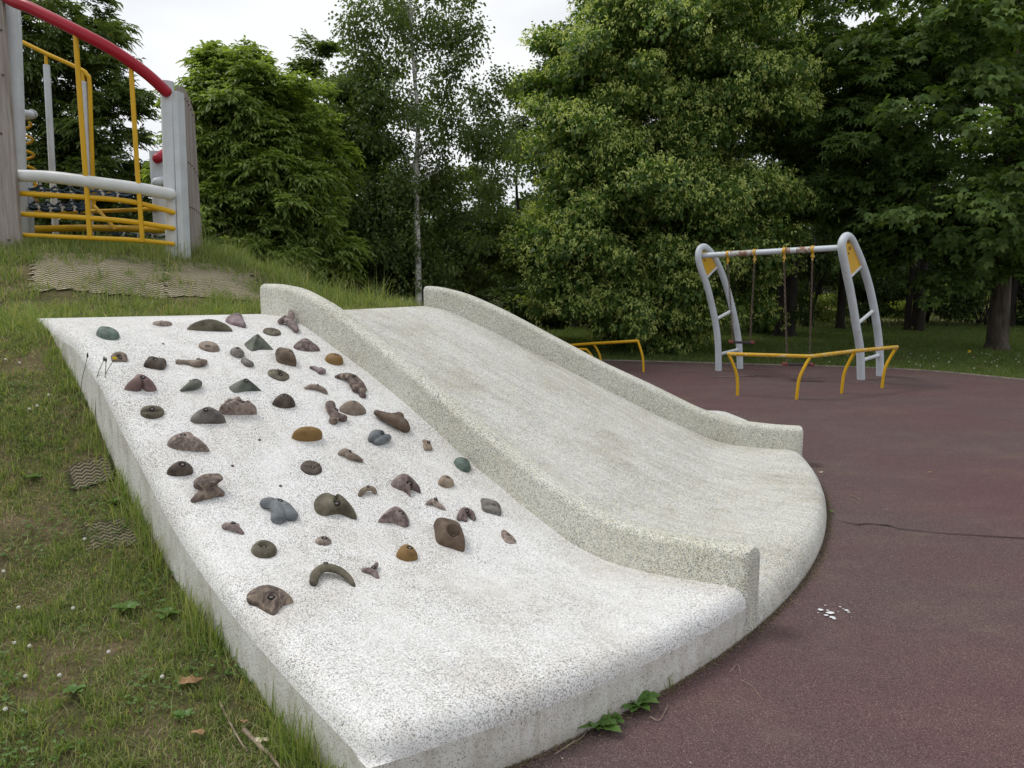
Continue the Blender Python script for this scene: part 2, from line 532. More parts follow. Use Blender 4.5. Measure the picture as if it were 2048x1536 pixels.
def smooth_profile(p):
    x = np.array(p[0]); y = np.array(p[1])
    xs = np.linspace(0, 1, 400)
    ys = np.interp(xs, x, y)
    k = np.hanning(41); k /= k.sum()
    yp = np.concatenate([2 * ys[0] - ys[20:0:-1], ys, 2 * ys[-1] - ys[-2:-22:-1]])
    return xs, np.convolve(yp, k, 'valid')


Z_L, Z_N, Z_F, W_N, W_F = [smooth_profile(p) for p in (Z_L, Z_N, Z_F, W_N, W_F)]


def on_circle(a, r=RC):
    return Vector((CX + r * math.cos(a), CY + r * math.sin(a), 0))


def ang(p): return math.atan2(p.y - CY, p.x - CX)


def ramp_mesh(name, TA, BA, TB, BB, ZA, ZB, mat, parent, nu, nt, rl=0.0, rr=0.0, rf=.08, zbot=-.35):
    """ruled slab from its top line TA-TB down to the circular foot, with rounded edges"""
    a0, a1 = ang(BA), ang(BB)
    width = (BB - BA).length
    us = list(np.linspace(0, 1, nu))
    for k in range(1, 7):
        if rl: us.append(rl * (1 - math.sin(k * math.pi / 12)) / width)
        if rr: us.append(1 - rr * (1 - math.sin(k * math.pi / 12)) / width)
    ts = list(np.linspace(0, 1, nt))
    for k in range(1, 7): ts.append(1 - rf * (1 - math.sin(k * math.pi / 12)) / (BA - TA).length)
    us = sorted(set(round(u, 5) for u in us)); ts = sorted(set(round(t, 5) for t in ts))
    V = []
    dA = (BA - TA).normalized(); nA = Vector((-dA.y, dA.x, 0))
    dB = (BB - TB).normalized(); nB = Vector((-dB.y, dB.x, 0))
    for u in us:
        T = TA.lerp(TB, u); B = on_circle(a0 + (a1 - a0) * u)
        for t in ts:
            p = T.lerp(B, t)
            z = (1 - u) * float(np.interp(t, *ZA)) + u * float(np.interp(t, *ZB))
            rl_ = rl * min(1, .15 + t / .16)
            ea = max(0, rl_ - abs((p - TA).dot(nA))) / rl_ if rl else 0
            eb = max(0, rr - abs((p - TB).dot(nB))) / rr if rr else 0
            rho = math.hypot(p.x - CX, p.y - CY)
            ef = max(0, rf - (RC - rho)) / rf
            e = min(1, math.hypot(max(ea, eb), ef))
            rad = rf if ef > max(ea, eb) else max(rl_, rr)
            z -= rad * (1 - math.sqrt(max(0, 1 - e * e)))
            V.append((p.x, p.y, z))
    NU, NTt = len(us), len(ts)
    F = [(i * NTt + j, i * NTt + j + 1, (i + 1) * NTt + j + 1, (i + 1) * NTt + j) for i in range(NU - 1) for j in range(NTt - 1)]
    top = mesh_py(name, V, F, mat, parent)
    loop = [(0, j) for j in range(NTt)] + [(i, NTt - 1) for i in range(1, NU)] + [(NU - 1, j) for j in range(NTt - 2, -1, -1)] + [(i, 0) for i in range(NU - 2, 0, -1)]
    SV = []; SF = []
    for (i, j) in loop:
        p = V[i * NTt + j]
        h = p[2] - zbot
        for q in (0, .04, .5, 1): SV.append((p[0], p[1], p[2] - h * q))
    n = len(loop)
    for k in range(n):
        a, b = k * 4, ((k + 1) % n) * 4
        for q in range(3): SF.append((a + q, b + q, b + q + 1, a + q + 1))
    return top, SV, SF


def fix_normals(o):
    bm = bmesh.new(); bm.from_mesh(o.data)
    bmesh.ops.recalc_face_normals(bm, faces=bm.faces)
    bm.to_mesh(o.data); bm.free()


ramp = empty('climbing_ramp', (TL + BN) / 2)
tag(ramp, 'white speckled concrete climbing ramp studded with climbing holds beside the slide', 'climbing ramp')
ramp_top, SV, SF = ramp_mesh('ramp_surface', TL, BL, TN, BN, Z_L, Z_N, M['ramp'], ramp, 60, 90, rl=.11, rf=.10)
o = mesh_py('edge_face', SV, SF, M['concrete'], ramp); fix_normals(o)

slide = empty('terrazzo_slide', (TN + BF) / 2)
tag(slide, 'wide speckled terrazzo slide with two low side walls and a rounded apron', 'slide')
chute, SV, SF = ramp_mesh('chute', TN, BN, TF, BF, Z_F, Z_F, M['chute'], slide, 40, 90, rf=.13)
o = mesh_py('apron_face', SV, SF, M['chute'], slide); fix_normals(o)

back_ramp = empty('side_ramp', (TF + BE) / 2)
tag(back_ramp, 'white concrete ramp corner showing just behind the far wall of the slide', 'climbing ramp')
bt, SV, SF = ramp_mesh('ramp_surface', TF, BF, TE, BE, Z_F, Z_F, M['ramp'], back_ramp, 20, 60, rr=.06, rf=.09)
for v in bt.data.vertices: v.co.z -= .02
o = mesh_py('edge_face', SV, SF, M['concrete'], back_ramp); fix_normals(o)
for v in o.data.vertices: v.co.z -= .02


def side_wall(T, B, prof, th, side, ext=.012):
    """low wall along a slide edge, rounded along its top and ends"""
    d = (B - T).normalized(); n = Vector((-d.y, d.x, 0)) * side
    Lw = (B - T).length + ext
    r = .05
    st = [0, .006, .02, r] + list(np.linspace(.12, Lw - .12, 70)) + [Lw - .07, Lw - .035, Lw - .012, Lw]
    V = []; F = []
    sec = []
    for k in range(6):
        a = k * math.pi / 10; sec.append((r - r * math.cos(a), r - r * math.sin(a)))
    sec += [(th - y, z) for y, z in reversed(sec)]
    for s in st:
        e0 = min(s, Lw - s)
        rc = .035 if s > Lw / 2 else .02
        inset = rc * .35 * (1 - math.sqrt(max(0, 1 - (1 - min(1, e0 / rc)) ** 2)))
        dz = rc * (1 - math.sqrt(max(0, 1 - (1 - min(1, e0 / rc)) ** 2)))
        zt = float(np.interp(min(s / (Lw - ext), 1), *prof)) - dz
        ring = [(0 + inset, None)] + [(y, zt - z) for y, z in sec] + [(th - inset, None)]
        for y, z in ring:
            y = min(max(y, inset), th - inset)
            p = T + d * s + n * y
            V.append((p.x, p.y, -.35 if z is None else z))
    m = len(sec) + 2
    for i in range(len(st) - 1):
        for k in range(m - 1):
            F.append((i * m + k, i * m + k + 1, (i + 1) * m + k + 1, (i + 1) * m + k))
    F.append(tuple(range(m))); F.append(tuple(reversed([(len(st) - 1) * m + k for k in range(m)])))
    o = mesh_py('side_wall', V, F, M['wall'], slide)
    fix_normals(o)
    bm = bmesh.new(); bm.from_mesh(o.data)
    for e in bm.edges:
        if len(e.link_faces) == 2 and e.calc_face_angle(0) > math.radians(40): e.smooth = False
    bm.to_mesh(o.data); bm.free()
    return o


side_wall(TN, BN, W_N, .15, 1)['label'] = 'near side wall along the climbing ramp'
side_wall(TF, BF, W_F, .19, 1)['label'] = 'far side wall with a squared-off foot'

# ---------------------------------------------------------------- ground
HP = ([0, 2.0, 2.5, 3.03, 3.54, 3.9, 4.34, 4.67, 5.04, 5.38, 5.78, 6.1, 6.6, 8], [1.5, 1.5, 1.40, 1.16, .88, .66, .46, .33, .225, .15, .08, .035, 0, 0])


def hgt(x, y):
    """height of the grass surface, vectorised"""
    x = np.asarray(x, float); y = np.asarray(y, float)
    rho = np.hypot(x - CX, y - CY)
    # the flat back of the mound reaches further behind the slide
    base = np.interp(rho, *HP)
    d2 = np.hypot((x + 1.9) / 1.0, (y - 8.7) / 1.0)
    plate = 1.5 * np.clip((1.75 - d2) / .9, 0, 1)
    base = np.maximum(base, np.minimum(plate, 1.5))
    b = np.hypot(x + 5.3, (y - 10.0))
    t = np.clip((3.55 - b) / 2.5, 0, 1)
    bump = .70 * (t * t * (3 - 2 * t))
    left = 1.5 * np.clip((4.6 - np.hypot(x + 7.2, (y - 9.5))) / 3.2, 0, 1)      # the mound runs on to the left
    base = np.maximum(base, left)
    w = .012 * np.sin(3.1 * x + 1.3 * y) + .012 * np.sin(5.3 * y - 2.2 * x) + .008 * np.sin(9 * x + 7 * y)
    return base + bump + w * np.clip(base * 3 + .25, 0, 1)


FOOT = [TL, BL] + [on_circle(ang(BL) + (ang(BF) - ang(BL)) * k / 24) for k in range(1, 24)] + [BF, BE, TE, TF, TN]
FOOT = np.array([(p.x, p.y) for p in FOOT])


def in_poly(x, y, P):
    x = np.asarray(x); y = np.asarray(y)
    ins = np.zeros(x.shape, bool)
    n = len(P)
    for i in range(n):
        x1, y1 = P[i]; x2, y2 = P[(i + 1) % n]
        c = ((y1 > y) != (y2 > y)) & (x < (x2 - x1) * (y - y1) / (y2 - y1 + 1e-12) + x1)
        ins ^= c
    return ins


# rubber play surface: one sheet with a curved far edge
far = spline([(-6, 16.9, 0), (-2, 17.0, 0), (1.91, 16.58, 0), (4.94, 15.85, 0), (7.64, 15.03, 0), (9.0, 13.6, 0), (10.6, 11.0, 0), (11.5, 7.0, 0), (11.0, 0, 0), (9, -8, 0)], 10)
RUB = [(p.x, p.y) for p in far] + [(-.2, -8), (-.25, 0), (-.40, 2.2), (-.3, 3.2), (-2, 5.5), (-6, 10)]
RUBP = np.array(RUB)


def axis(lo, hi, a, b, fine, coarse_n=26):
    """grid lines: fine between a and b, widening outwards"""
    mid = np.arange(a, b + 1e-6, fine)
    left = a - np.geomspace(fine, a - lo, coarse_n)[::-1]
    right = b + np.geomspace(fine, hi - b, coarse_n)
    return np.concatenate([left, mid, right])


gx = axis(-300, 300, -9, 4, .08); gy = axis(-40, 420, -1, 15, .08)
X, Y = np.meshgrid(gx, gy, indexing='ij')
Z = hgt(X, Y)
inside = np.ones(X.shape, bool)
for dx, dy in ((.13, 0), (-.13, 0), (0, .13), (0, -.13)): inside &= in_poly(X + dx, Y + dy, FOOT)
Z = np.where(inside, Z - .45, Z)
under = in_poly(X, Y, RUBP) & (hgt(X, Y) < .012)
for dx, dy in ((.15, 0), (-.15, 0), (0, .15), (0, -.15)): under &= in_poly(X + dx, Y + dy, RUBP)
Z = np.where(under, Z - .035, Z)
# the park beyond the trees rises gently
Z = Z + np.clip((Y - 34) / 60, 0, 1) * 1.1
nx, ny = len(gx), len(gy)
idx = np.arange(nx * ny).reshape(nx, ny)
Fg = np.stack([idx[:-1, :-1], idx[1:, :-1], idx[1:, 1:], idx[:-1, 1:]], -1).reshape(-1, 4)
ground = mesh_np('ground', np.stack([X, Y, Z], -1).reshape(-1, 3), Fg, M['soil'], smooth=True)
tag(ground, kind='structure')

bm = bmesh.new()
vs = [bm.verts.new((x, y, .010)) for x, y in RUB]
bm.faces.new(vs)
bmesh.ops.triangulate(bm, faces=bm.faces)
bmesh.ops.recalc_face_normals(bm, faces=bm.faces)
me = bpy.data.meshes.new('rubber_surface'); bm.to_mesh(me); bm.free()
me.materials.append(M['rubber'])
rub = link(bpy.data.objects.new('rubber_surface', me)); tag(rub, kind='structure')
RUBP = np.array(RUB)
k = MB()
for i in range(len(far) - 1):
    a, b = far[i], far[i + 1]
    d = (b - a); n = Vector((-d.y, d.x, 0)).normalized()
    a2 = a + n * .05; b2 = b + n * .05
    k.add([(a.x, a.y, 0), (a.x, a.y, .03), (a2.x, a2.y, .03), (a2.x, a2.y, 0), (b.x, b.y, 0), (b.x, b.y, .03), (b2.x, b2.y, .03), (b2.x, b2.y, 0)],
          [(0, 1, 5, 4), (1, 2, 6, 5), (2, 3, 7, 6)])
o = k.build('kerb', M['kerb']); tag(o, kind='structure')

# crack across the rubber, slightly lifted lip, worn marks under the swings
cr_pts = [G(x, y) for x, y in ((1662, 1040), (1690, 1048), (1715, 1053), (1738, 1051), (1760, 1053), (1778, 1055), (1796, 1061), (1840, 1066), (1880, 1070), (1930, 1073), (1990, 1077), (2060, 1081), (2200, 1090))]
wd = [.002, .004, .007, .006, .006, .012, .006, .004, .004, .005, .006, .006, .006]
V = []; F = []
for p, w_ in zip(cr_pts, wd):
    V += [(p.x, p.y - w_, .0165), (p.x, p.y + w_, .0165)]
F = [(2 * i, 2 * i + 2, 2 * i + 3, 2 * i + 1) for i in range(len(cr_pts) - 1)]
o = mesh_py('surface_crack', V, F, M['crack'], None, False); tag(o, kind='structure')


def blob(name, c, rx, ry, z, mat, seed=0, n=26, rot=0.0, kind='structure', thick=0):
    rn = random.Random(seed)
    ph = [rn.uniform(0, 6.28) for _ in range(4)]
    pts = []
    for i in range(n):
        a = 2 * math.pi * i / n
        r = 1 + .25 * math.sin(2 * a + ph[0]) + .16 * math.sin(5 * a + ph[1]) + .1 * math.sin(9 * a + ph[2])
        x, y = rx * r * math.cos(a), ry * r * math.sin(a)
        pts.append((c.x + x * math.cos(rot) - y * math.sin(rot), c.y + x * math.sin(rot) + y * math.cos(rot), z))
    V = list(pts); F = [tuple(range(n))]
    if thick:
        V += [(p[0], p[1], z - thick) for p in pts]; F += [(i, (i + 1) % n, n + (i + 1) % n, n + i) for i in range(n)]
    o = mesh_py(name, V, F, mat, None, False)
    return tag(o, kind=kind) if kind else o


blob('worn_patch', G(1470, 754), .42, .06, .0165, M['worn_patch'], 1, rot=.25)
blob('worn_patch', G(1610, 757), .32, .05, .0170, M['worn_patch'], 2, rot=.1)
sp = MB()
rn = random.Random(4)
for (x, y, s) in ((1641, 1225, .022), (1660, 1231, .028), (1652, 1236, .016), (1668, 1243, .014), (1650, 1216, .008), (1680, 1219, .010), (1693, 1226, .016), (1697, 1230, .01), (1686, 1223, .006), (1664, 1240, .02), (1676, 1229, .005), (1636, 1231, .006), (1703, 1240, .004), (1655, 1226, .01)):
    c = G(x, y); n = 11; s *= .62
    vs = [(c.x + s * (1 + .5 * rn.random()) * math.cos(6.283 * i / n), c.y + s * (.7 + .5 * rn.random()) * math.sin(6.283 * i / n), .0175) for i in range(n)]
    sp.add(vs, [tuple(range(n))])
tag(sp.build('paint_splash', M['white_paint'], smooth=False), kind='structure')
# ---------------------------------------------------------------- climbing holds bolted to the ramp
def bvh_of(o):
    off = Vector((0, 0, 0)); p = o
    while p is not None: off += Vector(p.location); p = p.parent
    me = o.data
    return BVHTree.FromPolygons([v.co + off for v in me.vertices], [tuple(p.vertices) for p in me.polygons])


RB = bvh_of(ramp_top)
NP = {}


def at_ramp(x, y):
    loc, nor, i, d = RB.ray_cast(Vector((0, 0, HC)), ray(x, y).normalized())
    if nor.z < 0: nor = -nor
    return loc, nor


def holdmat(name, a, b, c=None, sc_=14, dist=0.0, rough=.6):
    if name in NP: return NP[name]
    m = NT(name); co = m.coord()
    n1 = m.noise(sc_, 5, .6, co, dist)
    col = m.ramp(n1, [(.32, a), (.5, b), (.68, c or b)])
    g = m.ramp(m.noise(9, 5, .7, co), [(.45, (1, 1, 1)), (.7, (.5, .47, .45))])
    col = m.mix(1.0, col, g, 'MULTIPLY')
    m.color(col).rough(rough).bump(m.noise(110, 5, .7, co), .35, .004)
    NP[name] = m.m
    return m.m


HM = {
    'green': lambda: holdmat('worn_green_resin', (.075, .10, .085), (.12, .165, .14), (.17, .22, .19), 16),
    'pyr': lambda: holdmat('grey_green_resin', (.06, .07, .055), (.11, .125, .095), (.17, .17, .14), 12),
    'olive': lambda: holdmat('olive_brown_resin', (.06, .05, .035), (.12, .105, .07), (.19, .17, .12), 10),
    'brown': lambda: holdmat('dark_brown_resin', (.045, .032, .025), (.09, .067, .052), (.14, .11, .085), 14),
    'umber': lambda: holdmat('umber_resin', (.07, .045, .03), (.13, .09, .06), (.17, .13, .10), 8),
    'taupe': lambda: holdmat('taupe_resin', (.14, .10, .08), (.23, .18, .14), (.30, .24, .19), 14),
    'tan': lambda: holdmat('tan_resin', (.16, .12, .085), (.27, .21, .15), (.36, .29, .22), 16),
    'ochre': lambda: holdmat('ochre_resin', (.11, .065, .022), (.24, .14, .045), (.33, .21, .08), 9),
    'mauve': lambda: holdmat('mauve_marbled_resin', (.08, .05, .05), (.20, .15, .14), (.34, .28, .25), 13, 2.2),
    'pink': lambda: holdmat('dusty_red_resin', (.12, .075, .07), (.22, .145, .135), (.29, .20, .18), 11),
    'lilac': lambda: holdmat('dull_purple_resin', (.12, .085, .095), (.23, .17, .18), (.30, .24, .24), 14),
    'marble': lambda: holdmat('swirled_resin', (.075, .045, .045), (.15, .11, .095), (.36, .29, .21), 7, 4.5),
    'grey': lambda: holdmat('slate_grey_resin', (.09, .10, .11), (.15, .165, .175), (.21, .23, .24), 12),
    'shell': lambda: holdmat('shell_brown_resin', (.10, .07, .06), (.26, .20, .17), (.42, .36, .31), 20, 2.5),
    'pebble': lambda: holdmat('pebble_grey_resin', (.10, .09, .08), (.18, .165, .15), (.24, .22, .2), 20),
}
OUT = {
    'round': [(1, 0), (.72, .7), (0, 1), (-.7, .72), (-1, 0), (-.7, -.7), (0, -1), (.72, -.7)],
    'hex': [(1, -.1), (.75, .6), (.3, .95), (-.45, .95), (-.9, .45), (-1, -.3), (-.45, -.9), (.4, -1), (.85, -.7)],
    'long': [(1, -.4), (.7, .35), (.2, .85), (-.3, .95), (-.75, .4), (-1, -.5), (-.5, -.9), (.4, -1), (.95, -.85)],
    'pear': [(1, -.1), (.75, .7), (.2, 1), (-.4, .75), (-1, -.2), (-.55, -.85), (.1, -1), (.8, -.75)],
    'drop': [(1, -1), (.55, -.1), (.3, .8), (-.3, 1), (-.9, .5), (-1, -.2), (-.5, -.7), (.3, -.95)],
    'tri': [(1, -.55), (.35, .75), (-.1, 1), (-.55, .55), (-1, -.1), (-.9, -.8), (-.2, -1), (.7, -.95)],
    'pyr': [(1, -.55), (.25, .85), (-.05, 1), (-.45, .6), (-1, .0), (-.85, -1), (-.1, -.8), (.8, -.72)],
    'square': [(1, .1), (.95, .55), (.2, .85), (-.5, 1), (-.7, .6), (-1, -.35), (-.2, -.75), (.5, -1), (.8, -.5)],
    'fang': [(1, -.55), (.7, .6), (.1, 1), (-.6, .6), (-1, .1), (-.55, -.35), (-.25, -.55), (-.05, -1), (.2, -.5), (.55, -.35), (.85, -.75)],
    'beak': [(1, .3), (.5, 1), (0, .8), (-.5, .3), (-1, -.3), (-.45, -.4), (.05, -.55), (.5, -1), (.85, -.7)],
    'lobes': [(1, -.9), (.85, .2), (.45, .85), (.05, .6), (-.5, 1), (-.95, .6), (-1, -.3), (-.6, -.6), (0, -.5), (.35, -.6), (.8, -1)],
    'claw3': [(1, -.7), (.75, -.1), (.35, .7), (-.1, 1), (-.6, .85), (-1, .4), (-.7, .0), (-.5, -.4), (-.3, -1), (.2, -.95), (.4, -.6), (.7, -.95)],
    'invtri': [(1, -.15), (.6, .4), (.05, .8), (-.5, 1), (-.95, .8), (-1, .25), (-.72, -.15), (-.4, -.7), (-.12, -1), (.1, -.85), (.4, -.4)],
    'red': [(1, -.6), (.75, .4), (.2, .95), (-.25, 1), (-.7, .1), (-1, -.6), (-.5, -.95), (-.05, -1), (.1, -.55), (.35, -.95), (.85, -1)],
}


class Frame:
    def __init__(s, x, y):
        s.P, s.n = at_ramp(x, y)
        r = Vector((1, 0, 0))
        s.e1 = (r - s.n * r.dot(s.n)).normalized()
        s.e2 = s.n.cross(s.e1).normalized()
        v = (s.P - Vector((0, 0, HC)))
        s.depth = v.dot(Vector((0, CP, -SP)))
        v.normalize()
        # make e1 run level in view
        def scr(q): return Vector((q.x, q.dot(Vector((0, SP, CP)))))
        a, b = scr(s.e1 - v * v.dot(s.e1)), scr(s.e2 - v * v.dot(s.e2))
        if abs(b.y) > 1e-6:
            s.e1 = (s.e1 - s.e2 * (a.y / b.y)).normalized()
            s.e2 = s.n.cross(s.e1).normalized()
        s.sin = abs(v.dot(s.n)); s.cos = math.sqrt(max(0, 1 - s.sin ** 2))

    def to(s, x, y, z): return s.P + s.e1 * x + s.e2 * y + s.n * z


GROUPH = 'climbing holds on the white ramp'


def finish(root, label):
    tag(root, label, 'climbing hold', GROUPH)


def bolt(fr, root, x, y, z, r=.011):
    c = fr.to(x, y, z)
    m = MB(); m.tube([c, c + fr.n * .004], r * .95, 14); m.build('bolt_recess_shade', M['crack'], root, True)  # near-black disc painted for the shade inside the bolt hole
    m = MB(); m.tube([c + fr.n * .003, c + fr.n * .006], r * .5, 6); m.build('bolt', M['bolt'], root, True)


def bbox_frame(bb, hr):
    x0, y0, x1, y1 = bb
    cx, hw = (x0 + x1) / 2, (x1 - x0) / 2
    fr = Frame(cx, y1 - (y1 - y0) * .4)
    Wm = hw * fr.depth / FPX
    H = hr * Wm
    Hi = (y1 - y0) * fr.depth / FPX
    lo, hi = .02 * Wm, 3 * Wm
    for _ in range(40):
        a = (lo + hi) / 2
        if a * fr.sin + math.sqrt((a * fr.sin) ** 2 + (H * fr.cos) ** 2 * .8) < Hi: lo = a
        else: hi = a
    fr2 = Frame(cx, y1 - a * fr.sin * FPX / fr.depth)
    return fr2, Wm, a, H


def dome(bb, shape, mat, label, h=.7, hole=(0, .25), p=2.2, q=2.0, rb=.011, pit=None, wob=.05, ridge=0, fn=None, seed=0, hb=True):
    """one hold as a closed shell over a traced outline; hole = bolt position in outline units"""
    fr, Wm, a, H = bbox_frame(bb, h)
    rb *= 1.45
    hole = (hole[0], hole[1] - (.5 if h >= .7 else .32))
    root = empty('climbing_hold', fr.P)
    rn = random.Random(seed + int(bb[0]) * 7)
    pts = [Vector((x * (1 + rn.uniform(-wob, wob)), y * (1 + rn.uniform(-wob, wob)), 0)) for x, y in OUT[shape]]
    loop = spline(pts, 6, True)
    hx, hy = hole
    r_hole = (pit or rb)
    rings = [0, .55, .95, 1.0, 1.12]                     # in units of the hole radius
    outer = [.12, .22, .34, .46, .58, .69, .79, .87, .93, .975, 1.0]
    N = len(loop)
    V = []; F = []
    dep = H * .55 if pit else min(H * .4, .009)
    def height(x, y, s):
        d = math.hypot(x, y) / max(1e-6, outline_r(math.atan2(y, x)))
        return max(0, 1 - min(1, d) ** p) ** (1 / q)
    # radius of outline from the centre of the shape
    angs = sorted((math.atan2(v.y, v.x), v.length) for v in loop)
    A = np.array([t for t, _ in angs]); Rr = np.array([t for _, t in angs])
    A = np.concatenate([A - 2 * math.pi, A, A + 2 * math.pi]); Rr = np.concatenate([Rr] * 3)
    def outline_r(t): return float(np.interp(t, A, Rr))
    def zz(x, y):
        z = height(x, y, 0)
        if fn: z = fn(x, y, z)
        if ridge: z *= 1 + ridge * math.sin(9 * x + 4 * y + rn_ph)
        return max(z, 0) * H
    rn_ph = rn.uniform(0, 6)
    zc = zz(hx, hy)
    for i, v in enumerate(loop):
        dx, dy = v.x - hx, v.y - hy
        Lm = math.hypot(dx * Wm, dy * a)
        for k in rings:
            f = min(.8, k * r_hole / max(Lm, 1e-6))
            x, y = hx + dx * f, hy + dy * f
            z = zz(x, y)
            if k < .99: z = zc - dep
            elif k == 1.0: z -= .0015
            V.append((x, y, z))
        for k in outer:
            f0 = min(.82, 1.14 * r_hole / max(Lm, 1e-6))
            f = f0 + (1 - f0) * k
            x, y = hx + dx * f, hy + dy * f
            V.append((x, y, zz(x, y)))
        V.append((v.x, v.y, -.4 * 1))     # skirt sunk into the concrete
    m = len(rings) + len(outer) + 1
    PV = [fr.to(x * Wm, y * a, z if j % m != m - 1 else -.012) for j, (x, y, z) in enumerate(V)]
    for i in range(N):
        j = (i + 1) % N
        for k in range(m - 1): F.append((i * m + k, i * m + k + 1, j * m + k + 1, j * m + k))
    o = mesh_py('hold_body', PV, F, HM[mat](), root)
    fix_normals(o)
    if hb: bolt(fr, root, hx * Wm, hy * a, zc - dep, rb)
    finish(root, label)
    return root, fr, Wm, a, H


def limbs(bb, parts, mat, label, h=.7, hole=None, rb=.009, vox=.0045, flat=.8, pit=None):
    """a hold fused from swept limbs; each limb is a list of (x, y, z, radius) in outline units"""
    fr, Wm, a, H = bbox_frame(bb, h)
    root = empty('climbing_hold', fr.P)
    m = MB()
    for L_ in parts:
        pts = spline([Vector((x * Wm, y * a, z * H)) for x, y, z, r in L_], 5)
        rad = [q.x for q in spline([Vector((r * Wm, 0, 0)) for x, y, z, r in L_], 5)]
        rad = [max(.002, q * 1.22) for q in rad]
        t = MB(); t.tube(pts, rad, 12, True, True)
        m.add([fr.to(v[0], v[1], max(v[2] * flat, -.01)) for v in t.V], t.F)
    o = m.build('hold_body', HM[mat](), root)
    r_ = o.modifiers.new('fuse', 'REMESH'); r_.mode = 'VOXEL'; r_.voxel_size = vox; r_.use_smooth_shade = True
    s_ = o.modifiers.new('soften', 'SMOOTH'); s_.factor = .6; s_.iterations = 3
    if hole:
        x, y, z = hole
        y -= .12
        dg = bpy.context.evaluated_depsgraph_get()
        ev = o.evaluated_get(dg)
        bt2 = BVHTree.FromPolygons([v.co for v in ev.data.vertices], [tuple(p.vertices) for p in ev.data.polygons])
        best = None
        for q in ((0, 0), (0, -.2), (0, .2), (.2, 0), (-.2, 0), (0, -.4)):
            hit = bt2.ray_cast(fr.to((x + q[0]) * Wm, (y + q[1]) * a, 3 * H), -fr.n)
            if hit[0] is not None: best = hit; break
        if best:
            c, nn_ = best[0], (best[1] + fr.n * .4 - ray(*[(bb[0] + bb[2]) / 2, bb[1]]).normalized() * .5).normalized()
            q = MB(); rr = rb * 1.3
            q.tube([c - nn_ * .008, c + nn_ * .0028], rr, 14)
            q.build('bolt_recess_shade', M['crack'], root)  # dark disc on the surface stands in for a shaded hole
            q = MB(); q.tube([c, c + nn_ * .0042], rr * .48, 6); q.build('bolt', M['bolt'], root)
    finish(root, label)
    return root


saddle = lambda x, y, z: z * (1 - .35 * max(0, -y))
cone = lambda x, y, z: (z * z) * .35 + z * .65
# --- top row
dome((195, 655, 234, 678), 'hex', 'green', 'dull teal green hexagonal hold, highest of the holds near the left edge', .75, (.1, .45), p=3)
limbs((306, 640, 342, 653), [[(-.75, .5, .1, .22), (-.4, -.1, .3, .34), (.1, -.35, .35, .4), (.6, .1, .3, .3), (.85, .5, .1, .15)]], 'shell', 'small pinkish brown notched hold between the teal hexagon and the long olive mound', .6, (0, .3, .55))
dome((378, 640, 461, 662), 'long', 'olive', 'long low olive brown mound-shaped hold in the top row', .5, (.0, .6), p=1.8, q=1.6)
dome((453, 627, 495, 651), 'drop', 'lilac', 'dull purple wedge hold at the very top of the ramp', .6, (.05, .35), p=2.2)
limbs((556, 628, 597, 665), [[(-.75, .1, .3, .25), (-.2, .1, .7, .36), (.2, -.3, .6, .36), (.45, -.85, .2, .24)], [(.1, 0, .7, .34), (.4, .4, 1.0, .27), (.42, .75, 1.15, .17)]], 'mauve', 'brown forked hold beside the slide wall at the top of the ramp', .9, (-.35, .15, 1.0))
dome((527, 657, 561, 672), 'round', 'olive', 'small flat oval hold with carved lines below the forked hold', .3, (.2, .3), p=5, q=3, fn=lambda x, y, z: z * (1 - .25 * (abs(x + .1) < .12)))
dome((488, 667, 538, 701), 'pyr', 'pyr', 'grey green four-sided pyramid hold in the second row', .95, (-.05, .35), p=1.15, q=1.0, rb=.007)
dome((586, 678, 635, 702), 'tri', 'mauve', 'swirled brown dome hold with a flared rim near the slide wall', .65, (.1, .35), p=2.0, q=1.4, ridge=.08)
dome((399, 684, 438, 704), 'round', 'taupe', 'flat taupe disc hold with a wide notch on its left', .4, (-.25, -.1), p=4, q=2.5, pit=.022)
limbs((224, 706, 253, 726), [[(-.7, -.55, .2, .28), (-.65, .2, .5, .3), (-.1, .7, .6, .32), (.55, .35, .6, .34), (.6, -.55, .2, .32)], [(-.5, -.4, .2, .3), (.5, -.4, .1, .3)]], 'taupe', 'small brown arch-shaped hold behind a yellow flower', .8, (.05, 0, .35), .012)
dome((289, 714, 332, 740), 'square', 'brown', 'dark brown saddle-shaped hold with three bolt marks', .75, (-.05, .3), p=2.6, fn=lambda x, y, z: z * (1 - .35 * math.exp(-((x - .35) ** 2 + (y - .6) ** 2) / .1)))
limbs((356, 716, 413, 735), [[(-.88, .4, .25, .2), (-.55, .3, .3, .16), (-.15, .1, .3, .2), (.2, -.35, .35, .3), (.55, -.15, .4, .3), (.88, .5, .3, .18)]], 'taupe', 'light brown bone-shaped hold lying crosswise', .5, (.35, .1, .75))
limbs((466, 698, 502, 740), [[(-.25, .55, .6, .6), (-.1, .35, .6, .55)], [(.1, -.2, .3, .36), (.35, -.55, .3, .45)]], 'pebble', 'grey brown hold of two stacked pebbles, a big one over a small one', .6, (-.2, .6, 1.25))
dome((552, 699, 590, 732), 'square', 'umber', 'reddish brown blocky hold, tallest in the third row', 1.15, (.35, .3), p=3.2, q=2.2)
dome((650, 708, 687, 730), 'round', 'ochre', 'rounded ochre brown dome hold beside the slide wall', .85, (.1, .45), p=2.6, fn=lambda x, y, z: z * (1 - .1 * math.exp(-((x - .3) ** 2) / .004)))
dome((537, 738, 577, 761), 'round', 'olive', 'olive disc hold with a raised petal shape in its middle', .4, (.1, .1), p=5, q=3, fn=lambda x, y, z: z * (.45 + .9 * math.exp(-(x * x + (y - .15) ** 2) / .12) * (1 + .25 * math.sin(5 * math.atan2(y - .1, x)))))
